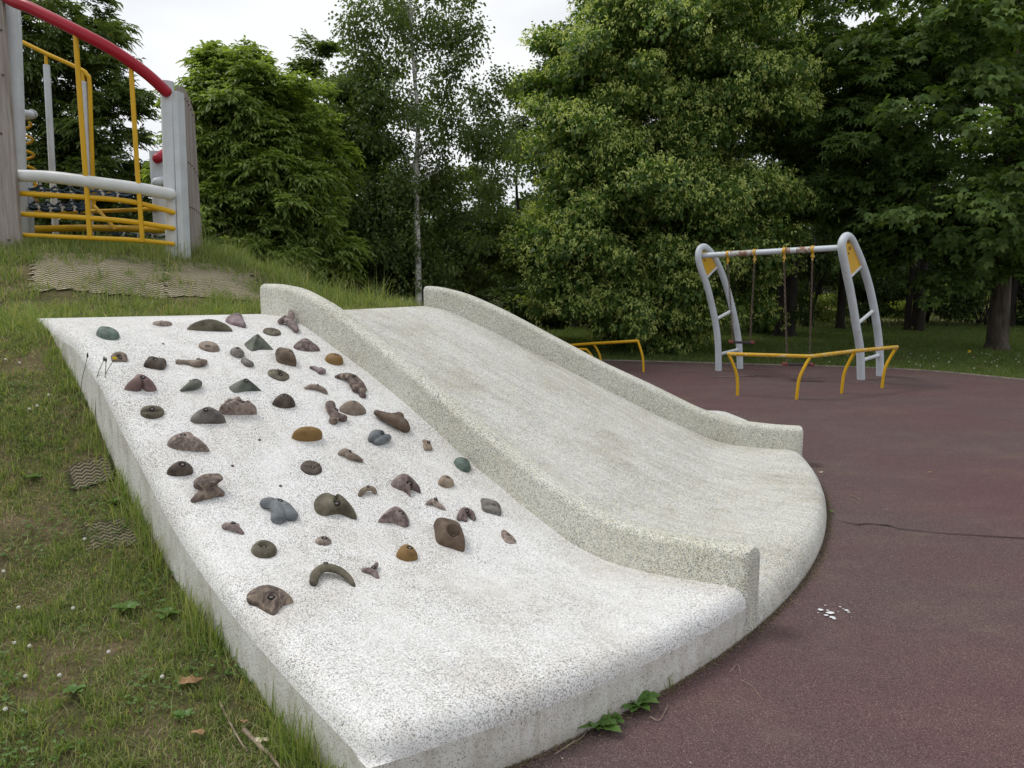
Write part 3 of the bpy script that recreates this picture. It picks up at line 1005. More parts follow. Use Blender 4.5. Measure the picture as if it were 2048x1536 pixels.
limbs((622, 731, 651, 753), [[(-.75, .65, .3, .2), (-.25, .35, .5, .3), (.05, -.05, .5, .3)], [(-.0, -.35, .4, .36), (.45, -.2, .5, .42), (.6, .1, .4, .3)]], 'lilac', 'small mauve comma-shaped hold with a side hole', .7, (.35, .2, .9), .008)
dome((252, 749, 308, 783), 'red', 'pink', 'dusty red hold with two grooved toes near the left edge', .85, (.15, .35), p=1.9, q=1.5, rb=.012)
limbs((360, 758, 403, 784), [[(-.9, -.75, .05, .14), (-.4, -.5, .3, .28), (.15, -.2, .5, .42), (.55, .15, .5, .4), (.5, .55, .6, .25)], [(.1, .1, .6, .3), (.0, .5, .7, .12)]], 'pyr', 'green grey claw-shaped hold tapering to the left', .8, (.25, .35, .95), .008)
dome((460, 755, 519, 785), 'pyr', 'pyr', 'dark green grey triangular hold in the middle of the ramp', .7, (0, .35), p=1.25, q=1.05)
limbs((609, 768, 652, 789), [[(-.9, .3, .1, .12), (-.4, .35, .4, .24), (.2, .15, .5, .28), (.65, -.35, .4, .24), (.85, -.8, .1, .14)]], 'taupe', 'thin pinkish brown crescent hold left of the banded claw', .5, (.2, .3, .85), .006)
limbs((682, 750, 730, 795), [[(-.9, .9, .1, .12), (-.4, .75, .5, .26), (.2, .5, .7, .34), (.7, .15, .4, .26), (.85, -.3, .1, .16)], [(.1, .25, .5, .3), (-.05, -.05, .5, .3)], [(.3, -.1, .4, .3), (-.15, -.4, .4, .28)], [(.4, -.4, .3, .28), (.2, -.85, .1, .24)]], 'marble', 'banded brown and yellow claw hold with zigzag fingers', .7, (.25, .5, 1.1), .009)
dome((542, 788, 590, 816), 'pear', 'brown', 'smooth dark brown dome hold above the long ochre one', .8, (.1, .45), p=2.0, q=1.7)
r_ = dome((438, 799, 510, 830), 'long', 'shell', 'long ridged brown ledge hold with a scooped top', .75, (.25, .55), p=3.5, q=2.5, pit=.03, ridge=.12, fn=lambda x, y, z: z * (1 - .3 * math.exp(-((y + .1) ** 2) / .02)))
dome((282, 813, 326, 838), 'round', 'olive', 'flat speckled green brown disc hold near the left edge', .45, (.0, .45), p=5, q=3, fn=lambda x, y, z: z * (1 - .45 * math.exp(-((y + .2) ** 2) / .03)))
dome((384, 815, 448, 848), 'tri', 'pebble', 'grey brown hold with a hollow undercut front', .8, (-.2, .35), p=2.2, q=1.5, fn=lambda x, y, z: z * (1 - .6 * math.exp(-((x + .1) ** 2) / .12 - ((y + .75) ** 2) / .08)))
limbs((649, 808, 690, 853), [[(-.1, .75, .7, .42), (-.25, .3, .6, .42), (-.1, 0, .5, .36)], [(-.1, -.2, .5, .4), (-.55, -.6, .3, .38)], [(.1, -.2, .4, .36), (.6, -.4, .4, .38)]], 'marble', 'reddish marbled knuckle-shaped hold touching the smooth taupe one', .8, (.1, .2, 1.0), .010)
dome((676, 800, 731, 830), 'pear', 'taupe', 'smooth taupe cone hold, widest of those beside the slide wall', .6, (.1, .35), p=1.6, q=1.4, rb=.009)
limbs((754, 824, 812, 866), [[(-.85, .8, .5, .2), (-.45, .35, .6, .32), (.0, -.05, .7, .4), (.45, -.4, .6, .45), (.7, -.7, .3, .3)], [(.3, 0, .6, .34), (.65, .35, .7, .3)]], 'umber', 'big lumpy brown hold with a hollow and a raised tail', .7, (.1, .3, 1.05), .010)
dome((583, 856, 645, 883), 'round', 'ochre', 'long smooth ochre oval hold overhanging the ramp', .75, (0, .3), p=3, q=2.4, wob=.01, rb=.004, hb=False)
limbs((733, 862, 781, 890), [[(-.8, -.3, .3, .26), (-.3, .15, .6, .42), (.2, .3, .7, .34)], [(-.45, -.75, .2, .24), (.1, -.5, .45, .34), (.75, -.1, .5, .28)]], 'grey', 'slate grey clam-shaped hold split lengthwise', .7, (.15, .15, 1.2), .009)
dome((338, 865, 412, 904), 'drop', 'shell', 'large streaked snail-shaped hold with a pointed tail', .65, (-.25, .4), p=2.0, q=1.7, ridge=.05, rb=.012)
limbs((843, 883, 863, 905), [[(-.2, .7, .9, .4), (.3, .3, .9, .45), (.5, -.4, .2, .4)], [(-.1, .3, .6, .4), (-.5, -.4, .2, .42)]], 'tan', 'tiny tan hood-shaped hold beside the slide wall', 1.0, (.3, .3, 1.15), .009)
limbs((678, 900, 722, 926), [[(-.85, .5, .2, .2), (-.4, .5, .6, .34), (-.1, .1, .5, .3)], [(-.2, .0, .5, .3), (.3, -.3, .5, .3), (.85, -.75, .2, .2)]], 'taupe', 'short knobbly grey brown hold curving down to the right', .6, (-.05, .35, 1.0), .007)
dome((335, 924, 384, 953), 'pear', 'brown', 'dark brown egg-shaped hold near the left edge', .75, (.15, .4), p=2.4, rb=.013)
dome((601, 922, 644, 950), 'round', 'brown', 'flat brown disc hold with raised crossing ridges', .3, (.05, .2), p=6, q=3, fn=lambda x, y, z: z * (.7 + .5 * math.exp(-((abs(x) * .7 - y - .25) ** 2) / .008)))
dome((909, 916, 940, 943), 'round', 'green', 'small dull green dome hold close to the slide wall', 1.0, (.3, .5), p=2.6, rb=.009)
limbs((381, 957, 445, 1004), [[(-.85, -.85, .1, .16), (-.3, -.55, .35, .3), (.4, -.3, .35, .34), (.85, -.35, .1, .2)], [(-.55, .05, .8, .26), (.1, .0, 1.1, .28), (.75, .35, 1.2, .2)], [(-.5, .3, .8, .26), (0, .65, .9, .26), (.7, .6, 1.1, .2)], [(-.2, .1, .5, .35), (.3, .1, .6, .35)]], 'marble', 'stacked two-storey marbled hold with a pink hollow on top', .8)
dome((781, 946, 838, 992), 'fang', 'mauve', 'purplish brown hold with three pointed horns', .8, (.1, .2), p=1.7, q=1.4, ridge=.06, rb=.014)
dome((873, 952, 907, 975), 'pear', 'tan', 'smooth beige dome hold below the small green dome', .85, (.2, .5), p=2.4, rb=.010)
limbs((713, 973, 753, 994), [[(-.8, -.6, .2, .24), (-.4, -.05, .7, .26), (.1, .15, .9, .26), (.6, .1, .8, .24), (.85, -.3, .3, .18)]], 'tan', 'small tan bar hold arched like a handle', .6, (.05, .25, 1.35), .007)
limbs((525, 1000, 589, 1051), [[(-.7, .65, .5, .34), (-.35, .55, .7, .36), (-.1, .05, .8, .34), (-.15, -.6, .4, .4)], [(.0, .7, .6, .26), (.35, .2, .6, .38), (.7, -.45, .4, .36)]], 'grey', 'smooth slate grey hold with three rounded lobes', .5, (.12, .52, 1.05), .012)
dome((631, 989, 704, 1039), 'lobes', 'olive', 'large olive brown two-lobed hold with a groove in front', .75, (.02, .3), p=2.6, q=1.9, rb=.016, fn=lambda x, y, z: z * (1 - .35 * math.exp(-(x - .1) ** 2 / .012) * (y < .3)))
dome((751, 1014, 818, 1055), 'beak', 'mauve', 'mauve beak-shaped hold pointing left', .7, (.4, .35), p=1.9, q=1.6, rb=.013, ridge=.05)
limbs((850, 998, 888, 1021), [[(-.85, .2, .1, .14), (-.3, .35, .5, .3), (.2, .3, .6, .32)], [(.1, .0, .4, .3), (.5, -.4, .4, .24), (.9, -.85, .1, .12)]], 'shell', 'small striped shell-shaped hold with a pointed end', .6, (.1, .45, 1.1), .009)
limbs((909, 1018, 949, 1046), [[(-.8, -.4, .2, .26), (-.35, .1, .5, .32), (.1, .5, .7, .34), (.65, .2, .6, .32), (.8, -.4, .2, .24)], [(-.1, .2, .5, .26), (-.2, -.6, .1, .2)]], 'mauve', 'brown hooded hold with an open hollow facing down', .75, (.2, .1, .55), .011)
dome((960, 1000, 1002, 1030), 'square', 'pebble', 'flat grey square hold farthest down beside the slide wall', .45, (.2, .25), p=5, q=3, rb=.009)
limbs((445, 1045, 485, 1071), [[(-.7, .4, .4, .32), (-.2, .15, .7, .36), (.3, -.2, .5, .34), (.85, -.8, .1, .18)], [(.1, .5, .7, .22), (.5, .2, .7, .2)]], 'mauve', 'small mauve hold near the left edge below the stacked one', .6, (.05, .35, 1.1), .009)
dome((504, 1082, 553, 1117), 'round', 'olive', 'round brown disc hold with a wide bolt hollow on top', .6, (-.05, .35), p=3.0, q=2, pit=.028, rb=.010)
dome((630, 1073, 663, 1091), 'round', 'shell', 'tiny beige button hold with a dark hollow', .6, (.1, .4), p=2, rb=.012)
dome((867, 1042, 926, 1101), 'square', 'umber', 'large brown cup-shaped hold with a deep hollow', 1.05, (.05, .2), p=3.6, q=2.4, pit=.048, rb=.010, wob=.02)
dome((1001, 1061, 1027, 1086), 'tri', 'shell', 'tiny pale ring hold, nearest to the foot of the slide wall', .6, (.1, .2), p=2.6, pit=.016, hb=False)
dome((790, 1091, 834, 1122), 'pear', 'ochre', 'smooth ochre egg-shaped hold in the lower right group', .85, (.2, .45), p=2.3, rb=.012)
limbs((724, 1128, 763, 1158), [[(-.85, .2, .3, .22), (-.3, -.05, .5, .3), (.1, -.35, .4, .3), (.3, -.8, .1, .2)], [(0, .0, .5, .28), (.45, .35, .7, .24), (.7, .7, .8, .2)]], 'mauve', 'small rusty brown three-armed hold near the bottom of the ramp', .65, (.1, .15, 1.0), .009)
limbs((617, 1134, 704, 1176), [[(-.85, -.5, .3, .17), (-.65, .2, .6, .19), (-.2, .6, .8, .20), (.35, .3, .8, .18), (.75, -.35, .5, .14), (.92, -.9, .1, .08)]], 'olive', 'large olive crescent hold near the bottom of the ramp', .5, (-.15, .85, 1.35), .009)
dome((501, 1168, 587, 1229), 'invtri', 'marble', 'large marbled grey and maroon triangular hold, lowest on the ramp', .75, (-.15, .1), p=1.7, q=1.3, rb=.013)

for (x, y, lab) in ((326, 688, 'small bare bolt hole right of the teal hexagon hold'), (519, 880, 'small bare bolt hole left of the long ochre oval hold'),
                    (465, 932, 'small chipped bolt hole in the middle of the white ramp'), (561, 972, 'small dark bolt stub above the grey three-lobed hold')):
    fr = Frame(x, y)
    m = MB(); m.tube([fr.P - fr.n * .004, fr.P + fr.n * .003], [.011, .009], 10); m.tube([fr.P, fr.P + fr.n * .007], .005, 6)
    o = m.build('bolt_hole', M['rust']); tag(o, lab, 'bolt hole', 'bare bolt holes in the ramp')
# ---------------------------------------------------------------- swing set
sw = empty('swing_set', (5.4, 14.4, 0))
tag(sw, 'pale blue grey steel swing frame with curved ladder-like end frames', 'swing set')
LOOP_L = [(4.025, 14.87, 0), (3.99, 14.848, .51), (3.899, 14.792, .997), (3.701, 14.671, 1.619), (3.53, 14.566, 1.993), (3.475, 14.532, 2.20), (3.50, 14.55, 2.33), (3.575, 14.59, 2.375), (3.66, 14.645, 2.345), (3.79, 14.73, 2.23), (3.96, 14.83, 1.98), (4.16, 14.953, 1.566), (4.366, 15.079, .98), (4.487, 15.154, .482), (4.536, 15.184, 0)]
LOOP_R = [(6.233, 13.602, 0), (6.146, 13.527, .545), (5.985, 13.388, .996), (5.793, 13.223, 1.52), (5.575, 13.035, 2.024), (5.465, 12.94, 2.31), (5.49, 12.96, 2.44), (5.58, 13.04, 2.50), (5.69, 13.13, 2.46), (5.83, 13.255, 2.32), (6.06, 13.453, 2.028), (6.323, 13.679, 1.594), (6.562, 13.886, 1.053), (6.733, 14.033, .495), (6.805, 14.095, 0)]
for nm, loop in (('left', LOOP_L), ('right', LOOP_R)):
    S = spline(loop, 6)
    MB().tube(S, .062 if nm == 'left' else .068, 16).build('end_frame', M['rusty_grey'], sw)
    n_ = len(S)
    def on(z, side):
        rng = range(0, n_ // 2 - 8) if side == 0 else range(n_ // 2 + 8, n_)
        return min((S[i] for i in rng), key=lambda q: abs(q.z - z))
    for za, zb in ((.33, .40), (1.02, 1.22)):
        MB().tube([on(za, 0), on(zb, 1)], .032, 10).build('rung', M['grey_paint'], sw)
    a, b = on(1.80, 0), on(2.02, 1)
    MB().tube([a.lerp(b, .12), a.lerp(b, .92)], .026, 10).build('rung', M['grey_paint'], sw)
    # yellow infill plate filling the head of the loop
    ia = min(range(n_ // 2), key=lambda i: (S[i] - a).length); ib = min(range(n_ // 2, n_), key=lambda i: (S[i] - b).length)
    ring = S[ia:ib + 1]
    d = (Vector(loop[-1]) - Vector(loop[0])).normalized(); nn = Vector((d.y, -d.x, 0))
    V = [p + nn * .006 for p in ring] + [p - nn * .006 for p in ring]
    m_ = len(ring)
    F = [tuple(range(m_)), tuple(reversed(range(m_, 2 * m_)))] + [(i, (i + 1) % m_, m_ + (i + 1) % m_, m_ + i) for i in range(m_)]
    pl = mesh_py('infill_plate', V, F, M['yellow_paint'], sw, False)
    # small printed marks on the plate
    cen = sum(ring, Vector()) / m_
    for (u, v, s) in ((-.03, .10, .030), (.03, .0, .032), (.0, -.09, .012)):
        c = cen + d * u + Vector((0, 0, v)) + nn * .009
        arc = [c + d * math.cos(t) * s + Vector((0, 0, math.sin(t) * s * .8)) for t in np.linspace(2.4, 6.6, 8)]
        mk = MB(); mk.tube(arc, .006, 6)
        mk.tube([c + Vector((0, 0, s * .3)), c + Vector((0, 0, s))], .005, 6)
        mk.build('printed_mark', M['black_mark'], pl)
PA, PB = Vector((3.575, 14.59, 2.215)), Vector((5.49, 12.98, 2.31))
MB().tube([PA, PB], .05, 14).build('crossbar', M['rusty_grey'], sw)
for (xa, xb) in ((1462, 1506), (1568, 1582), (1594, 1622)):
    q = [min(((PA.lerp(PB, t)) for t in np.linspace(0, 1, 400)), key=lambda q: abs(1024 + FPX * q.x / (q.y * CP - (q.z - HC) * SP) - x)) for x in (xa, xb)]
    MB().tube(q, .0525, 14).build('rusty_sleeve', M['rust_sleeve'], sw)
bar_t = lambda x: min(((PA.lerp(PB, t)) for t in np.linspace(0, 1, 400)), key=lambda q: abs(1024 + FPX * q.x / (q.y * CP - (q.z - HC) * SP) - x))


def chain(root, a, b):
    """links alternating by a quarter turn"""
    d = (b - a); Ln = d.length; d.normalize()
    u = d.orthogonal().normalized(); v = d.cross(u)
    m = MB(); step = .046; k = int(Ln / step)
    for i in range(k):
        c = a + d * (i + .5) * Ln / k
        s = u if i % 2 else v
        pts = [c + d * (.027 * math.cos(t)) + s * (.0155 * math.sin(t)) for t in np.linspace(0, 2 * math.pi, 9)]
        m.tube(pts, .0065, 5, False)
    return m.build('chain', M['rust'], root)


for (xa, xb, sa, sb, lab) in ((1456, 1510, (1466, 683), (1500, 684), 'left swing hanging higher with twisted chains and a worn red seat'),
                              (1569, 1626, (1574, 727), (1619, 728), 'right swing hanging lower with a dark red-edged seat behind the yellow rail')):
    A_, B_ = bar_t(xa), bar_t(xb)
    r_ = empty('swing', (A_ + B_) / 2)
    tag(r_, lab, 'swing', 'swings on the grey frame')
    P1, P2 = W(*sa, (A_.y + B_.y) / 2 + .03), W(*sb, (A_.y + B_.y) / 2 - .03)
    for a, p in ((A_, P1), (B_, P2)):
        h = MB(); d = (PB - PA).normalized()
        h.tube([a - d * .025, a + d * .025], .062, 14)
        h.tube([a + Vector((0, 0, -.05)), a + Vector((0, 0, -.12))], .022, 8)
        h.tube([a + Vector((.0, -.03, -.12)), a + Vector((0, .03, -.12))], .028, 8)
        h.tube([a + Vector((0, 0, -.12)), a + Vector((0, 0, -.19))], .015, 8)
        h.build('hanger', M['worn_yellow'], r_)
        chain(r_, a + Vector((0, 0, -.17)), p + Vector((0, 0, .02)))
    c = (P1 + P2) / 2; d = (P2 - P1); wd_ = d.length + .07; d.normalize()
    s = MB(); s.box(c + Vector((0, 0, -.012)), wd_ + .02, .18, .035, math.atan2(d.y, d.x)); seat = s.build('seat', M['seat_dark'], r_, True, .006)
    for p, sg in ((P1, -1), (P2, 1)):
        e = MB(); e.box(p + d * sg * .035 + Vector((0, 0, -.008)), .075, .20, .05, math.atan2(d.y, d.x)); e.build('seat_end', M['seat_red'], seat, True, .008)

# ---------------------------------------------------------------- low yellow rails
rl = empty('guard_rail', (4.9, 11.8, 0)); tag(rl, 'low yellow guard rail with chipped paint and four bent legs in front of the swings', 'guard rail', 'low yellow rails')
tops = [((1457, 708), 11.85), ((1621, 713), 11.45), ((1711, 702), 11.95), ((1794, 694), 12.55)]
bases = [(1475, 792), (1593, 800), (1683, 788), (1764, 777)]
tp = [W(x, y, Y) for (x, y), Y in tops]
MB().tube([tp[0], tp[0].lerp(tp[1], .97), tp[1], tp[1].lerp(tp[2], .04), tp[2], tp[3]], .03, 12, True, True).build('top_rail', M['worn_yellow'], rl)
for t, bs in zip(tp, bases):
    b = G(*bs)
    mid1 = b.lerp(t, .45) + (Vector((b.x, b.y, 0)) - Vector((t.x, t.y, 0))) * .34
    mid2 = b.lerp(t, .75) + (Vector((b.x, b.y, 0)) - Vector((t.x, t.y, 0))) * .24
    MB().tube(spline([b, mid1, mid2, t], 6), .024, 10).build('leg', M['yellow_paint'], rl)
rl = empty('guard_rail', (2.2, 15.0, 0)); tag(rl, 'low yellow guard rail half hidden behind the slide', 'guard rail', 'low yellow rails')
tp = [W(1110, 693, 15.9), W(1187, 687, 15.5), W(1276, 682, 14.75)]
MB().tube(tp, .03, 12, True, True).build('top_rail', M['yellow_paint'], rl)
for t, b in ((tp[2], G(1287, 745)), (tp[1], Vector((tp[1].x + .16, 15.5, 0))), (tp[0], Vector((tp[0].x + .1, 15.9, 0)))):
    mid1 = b.lerp(t, .5) + (Vector((b.x, b.y, 0)) - Vector((t.x, t.y, 0))) * .3
    MB().tube(spline([b, mid1, t], 7), .024, 10).build('leg', M['yellow_paint'], rl)
tp = [W(1105, 697, 16.6), W(1173, 699, 16.4)]
rl = empty('guard_rail', (1.6, 16.5, 0)); tag(rl, 'short end of a farther yellow rail just above the slide wall', 'guard rail', 'low yellow rails')
MB().tube(tp, .03, 12, True, True).build('top_rail', M['yellow_paint'], rl)
b = Vector((tp[1].x + .14, 16.3, 0))
MB().tube(spline([b, b.lerp(tp[1], .5) + Vector((.04, 0, 0)), tp[1]], 7), .024, 10).build('leg', M['yellow_paint'], rl)

# ---------------------------------------------------------------- climbing structure on top of the mound
ps = empty('play_structure', (-5, 9.6, 2.15))
tag(ps, 'play structure on the mound with red arched rail, grey posts and yellow bars', 'play structure')
T = lambda pts, r, mat, name='tube', n=12, re=False, par=None: MB().tube(pts, r, n, True, re).build(name, M[mat], par or ps)
D0 = 9.0
# right front post, grey side channel and curved timber screen
T([W(334, 163, 9.0), W(337, 250, 9.0), W(343, 440, 9.0), W(347, 540, 9.0)], .072, 'grey_paint', 'post', 18)
ch_ = MB()
def strip(pa, pb, th_vec, m):
    """quad band between two polylines with thickness"""
    n = len(pa)
    V = [*pa, *pb, *[p + th_vec for p in pa], *[p + th_vec for p in pb]]
    F = []
    for i in range(n - 1):
        F += [(i, i + 1, n + i + 1, n + i), (2 * n + i, 3 * n + i, 3 * n + i + 1, 2 * n + i + 1),
              (i, 2 * n + i, 2 * n + i + 1, i + 1), (n + i, n + i + 1, 3 * n + i + 1, 3 * n + i)]
    F += [(0, n, 3 * n, 2 * n), (n - 1, 3 * n - 1, 4 * n - 1, 2 * n - 1)]
    m.add(V, F)
strip([W(344, 181, 8.97), W(358, 530, 8.97)], [W(354, 181, 8.99), W(369, 530, 8.99)], Vector((.02, .14, 0)), ch_)
o = ch_.build('side_channel', M['grey_paint'], ps, False); fix_normals(o)
m = MB()
edge = [(353, 173), (358, 177), (368, 195), (378, 215), (383, 235)]
rgt = [(383, 235), (388, 330), (395, 430), (401, 520)]
lft = [(351, 173), (357, 280), (363, 400), (369, 520)]
front = [W(x, y, 9.15) for x, y in lft]
back = [W(383, 235, 9.75), W(388, 330, 9.75), W(395, 430, 9.75), W(401, 520, 9.75)]
# four boards side by side
n = 4
TL_, TR_ = W(352, 172, 9.15), W(383, 232, 9.75)
BL_, BR_ = W(369, 525, 9.15), W(401, 522, 9.75)
def topz(u): return TL_.lerp(TR_, u) + Vector((0, 0, .10 * math.sin(u * math.pi)))
for k in range(n):
    u0, u1 = k / n, (k + 1) / n - .012
    us = np.linspace(u0, u1, 4)
    strip([topz(u) for u in us], [BL_.lerp(BR_, u) for u in us], Vector((.045, -.012, 0)), m)
o = m.build('timber_screen', M['wood'], ps, False); fix_normals(o)
for (va, cnt) in ((.06, 8), (.42, 8), (.68, 8), (.97, 8)):
    for k in range(cnt):
        u = (k + .5) / cnt
        c = topz(u).lerp(BL_.lerp(BR_, u), va) + Vector((.047, -.014, 0))
        MB().tube([c, c + Vector((.01, -.003, 0))], .009, 6).build('screen_bolt', M['rust'], o)
# left timber screen, post
m = MB()
V0 = [W(-140, -180, 8.6), W(-60, -180, 8.62), W(5, -100, 8.64)]
strip([W(-220, -160, 8.7), W(-140, -160, 8.66)], [W(-190, 500, 8.7), W(-95, 500, 8.66)], Vector((0, .05, 0)), m)
strip([W(-138, -160, 8.66), W(-62, -120, 8.64)], [W(-93, 500, 8.66), W(-30, 500, 8.64)], Vector((0, .05, 0)), m)
strip([W(-60, -120, 8.64), W(-20, -60, 8.6), W(2, -30, 8.6)], [W(-28, 500, 8.64), W(20, 500, 8.6), W(41, 492, 8.6)], Vector((0, .05, 0)), m)
o = m.build('timber_screen', M['wood'], ps, False); fix_normals(o)
for (x, y) in ((2, 267), (18, 480), (2, 60), (6, 150)):
    c = W(x, y, 8.6); MB().tube([c, c + Vector((0, -.012, 0))], .013, 8).build('screen_bolt', M['rust'], o)
T([W(15, -60, 9.0), W(22, 60, 9.0), W(35, 340, 9.0), W(44, 520, 9.0)], .085, 'grey_paint', 'post', 18)
T([W(30, -30, 9.2), W(36, 60, 9.2), W(46, 340, 9.2), W(54, 520, 9.2)], .04, 'grey_paint', 'post')
# red arch rail
T(spline([W(-60, -75, 8.75), W(10, -8, 8.62), W(65, 18, 8.55), W(150, 60, 8.5), W(225, 100, 8.55), W(290, 145, 8.72), W(333, 184, 8.9)], 8), .062, 'red_paint', 'arch_rail', 18, True)
# big grey bowed beam and yellow bars in front
T(spline([W(20, 351, 8.75), W(100, 354, 8.62), W(180, 364, 8.58), W(270, 376, 8.68), W(343, 389, 8.86)], 8), .066, 'worn_grey', 'bowed_beam', 18, True)
for ys, r in (((386, 392, 404, 425), .029), ((427, 433, 444, 457), .029), ((469, 473, 480, 488), .026)):
    T(spline([W(26, ys[0], 8.72), W(175, ys[1] + 3, 8.6), W(265, ys[2], 8.68), W(347, ys[3], 8.9)], 8), r, 'yellow_paint', 'cross_bar', 12, True)
T([W(151, 70, 8.5), W(163, 240, 8.54), W(175, 400, 8.58), W(180, 476, 8.6)], .027, 'yellow_paint', 'upright_bar')
T([W(262, 135, 8.66), W(272, 300, 8.67), W(279, 400, 8.68), W(285, 484, 8.7)], .025, 'yellow_paint', 'upright_bar')
# inner rail, poles
T(spline([W(20, 72, 10.6), W(90, 106, 10.6), W(160, 138, 10.6), W(174, 150, 10.6), W(179, 165, 10.6), W(182, 250, 10.6), W(188, 420, 10.6)], 8), .027, 'yellow_paint', 'inner_rail')
T([W(92, 112, 10.6), W(93, 132, 10.6)], .022, 'yellow_paint', 'pole_cap'); T([W(93, 130, 10.6), W(104, 330, 10.6), W(116, 540, 10.6)], .042, 'grey_paint', 'pole')
T([W(166, 145, 10.6), W(167, 165, 10.6)], .022, 'yellow_paint', 'pole_cap'); T([W(168, 163, 10.6), W(176, 330, 10.6), W(186, 540, 10.6)], .036, 'grey_paint', 'pole')
T([W(52, 340, 9.9), W(60, 540, 9.9)], .07, 'grey_paint', 'pole')
# rear bars
T(spline([W(48, 426, 10.3), W(180, 423, 10.5), W(335, 417, 10.0)], 6), .027, 'yellow_paint', 'rear_bar')
T(spline([W(46, 459, 10.2), W(180, 456, 10.5), W(335, 460, 10.0)], 6), .045, 'yellow_paint', 'rear_bar', 14, True)
T([W(188, 412, 10.4), W(215, 440, 10.3), W(232, 460, 10.2)], .024, 'yellow_paint', 'brace')
# rear post with second red rail and stub
T([W(312, 303, 10.2), W(318, 400, 10.2), W(324, 540, 10.2)], .082, 'grey_paint', 'post', 18)
T([W(314, 318, 10.05), W(334, 304, 10.25), W(350, 293, 10.5)], .062, 'red_paint', 'arch_rail', 16, True)
T([W(312, 365, 10.05), W(345, 358, 10.3)], .058, 'grey_paint', 'bowed_beam', 16, True)
m = MB(); strip([W(328, 300, 10.3), W(346, 300, 10.9)], [W(338, 530, 10.3), W(356, 530, 10.9)], Vector((.03, 0, 0)), m)
o = m.build('timber_screen', M['wood'], ps, False); fix_normals(o)
# spiral climber at the left: grey ring, yellow coil
c0 = W(33, 225, 10.2)
T([c0 + Vector((.19 * math.cos(t), .19 * math.sin(t), .0 - .03 * t / 6.28)) for t in np.linspace(0, 2 * math.pi, 24)], .045, 'grey_paint', 'coil_ring')
T([c0 + Vector((.15 * math.cos(t), .15 * math.sin(t), -.12 - t * .19 / 6.283)) for t in np.linspace(0, 2 * math.pi * 5.4, 110)], .017, 'yellow_paint', 'spiral_climber', 8)
T([W(33, 205, 10.2), W(38, 540, 10.2)], .03, 'grey_paint', 'pole')
# yellow platform pads and rope hammock net
for (x, y, Y, sx) in ((215, 386, 10.2, .4), (75, 388, 10.3, .35)):
    MB().box(W(x, y, Y), sx, .25, .05, .1).build('yellow_step', M['yellow_paint'], ps, False, .01)


def rope_net(x0, x1, yt, yb, Ya, Yb, cols, rows, seed, sag_=.05):
    """long flat diamonds of rope joined by metal clamps"""
    rn = random.Random(seed)
    net = MB(); pts = {}
    for i in range(cols + 1):
        for j in range(rows + 1):
            u, v = i / cols, j / rows
            p = W(x0 + (x1 - x0) * u + (v - .5) * 8, yt + (yb - yt) * v + 5 * u, Ya + (Yb - Ya) * v)
            p.z -= sag_ * math.sin(math.pi * u) * (.4 + .6 * math.sin(math.pi * v)) + rn.uniform(-.008, .008)
            pts[i, j] = p
    for j in range(rows + 1):
        for ph in (0, 1):
            # each rope weaves between its own row and the next
            line = [pts[i, min(rows, j + ((i + ph) % 2))] for i in range(cols + 1)]
            full = []
            for a, b in zip(line[:-1], line[1:]):
                mid = a.lerp(b, .5); mid.z -= .022
                full += [a, a.lerp(mid, .6) + Vector((0, 0, -.006)), mid, mid.lerp(b, .4) + Vector((0, 0, -.006))]
            full.append(line[-1])
            net.tube(full, .0135, 6, True)
    o = net.build('rope_net', M['rope'], ps)
    for (i, j), p in pts.items():
        if 0 < i < cols:
            a = rn.uniform(-.5, .5); d = Vector((math.sin(a), 0, math.cos(a))) * .026
            MB().tube([p - d, p + d], .016, 8).build('rope_clamp', M['metal'], o)


rope_net(24, 262, 368, 386, 10.1, 9.1, 8, 3, 1)
rope_net(26, 170, 398, 412, 9.9, 9.0, 6, 3, 2)
rope_net(215, 330, 450, 466, 11.0, 10.1, 4, 2, 3)
fr_ = MB(); rn = random.Random(9)
for (x, y, Y) in ((254, 392, 9.3), (158, 416, 9.3)):
    for k in range(26):
        c = W(x, y, Y); d = Vector((rn.gauss(0, .02), rn.gauss(0, .02), -.03 + rn.gauss(0, .03)))
        fr_.tube([c, c + d * .6 + Vector((rn.gauss(0, .01), 0, 0)), c + d * 1.4], .003, 4)
fr_.build('frayed_rope_end', M['blue_frayed'], ps)
# ---------------------------------------------------------------- trees
def kites(P, D, N, Ln, Wd, droop=.25, wide=.48):
    """one leaf per row: base P, long axis D, face normal N; folded kite of two triangles... drawn as one quad"""
    D = D / np.linalg.norm(D, axis=1, keepdims=True)
    S = np.cross(D, N); S /= np.linalg.norm(S, axis=1, keepdims=True) + 1e-9
    Ln = np.asarray(Ln)[:, None]; Wd = np.asarray(Wd)[:, None]
    Up = np.cross(S, D)
    mid = P + D * Ln * wide + Up * Ln * .06
    tip = P + D * Ln - np.array([0, 0, 1.0]) * Ln * droop
    V = np.stack([P, mid + S * Wd * .5, tip, mid - S * Wd * .5], 1).reshape(-1, 3)
    F = np.arange(len(P) * 4).reshape(-1, 4)
    return V, F


def unit(n, rng):
    v = rng.normal(size=(n, 3)); return v / np.linalg.norm(v, axis=1, keepdims=True)


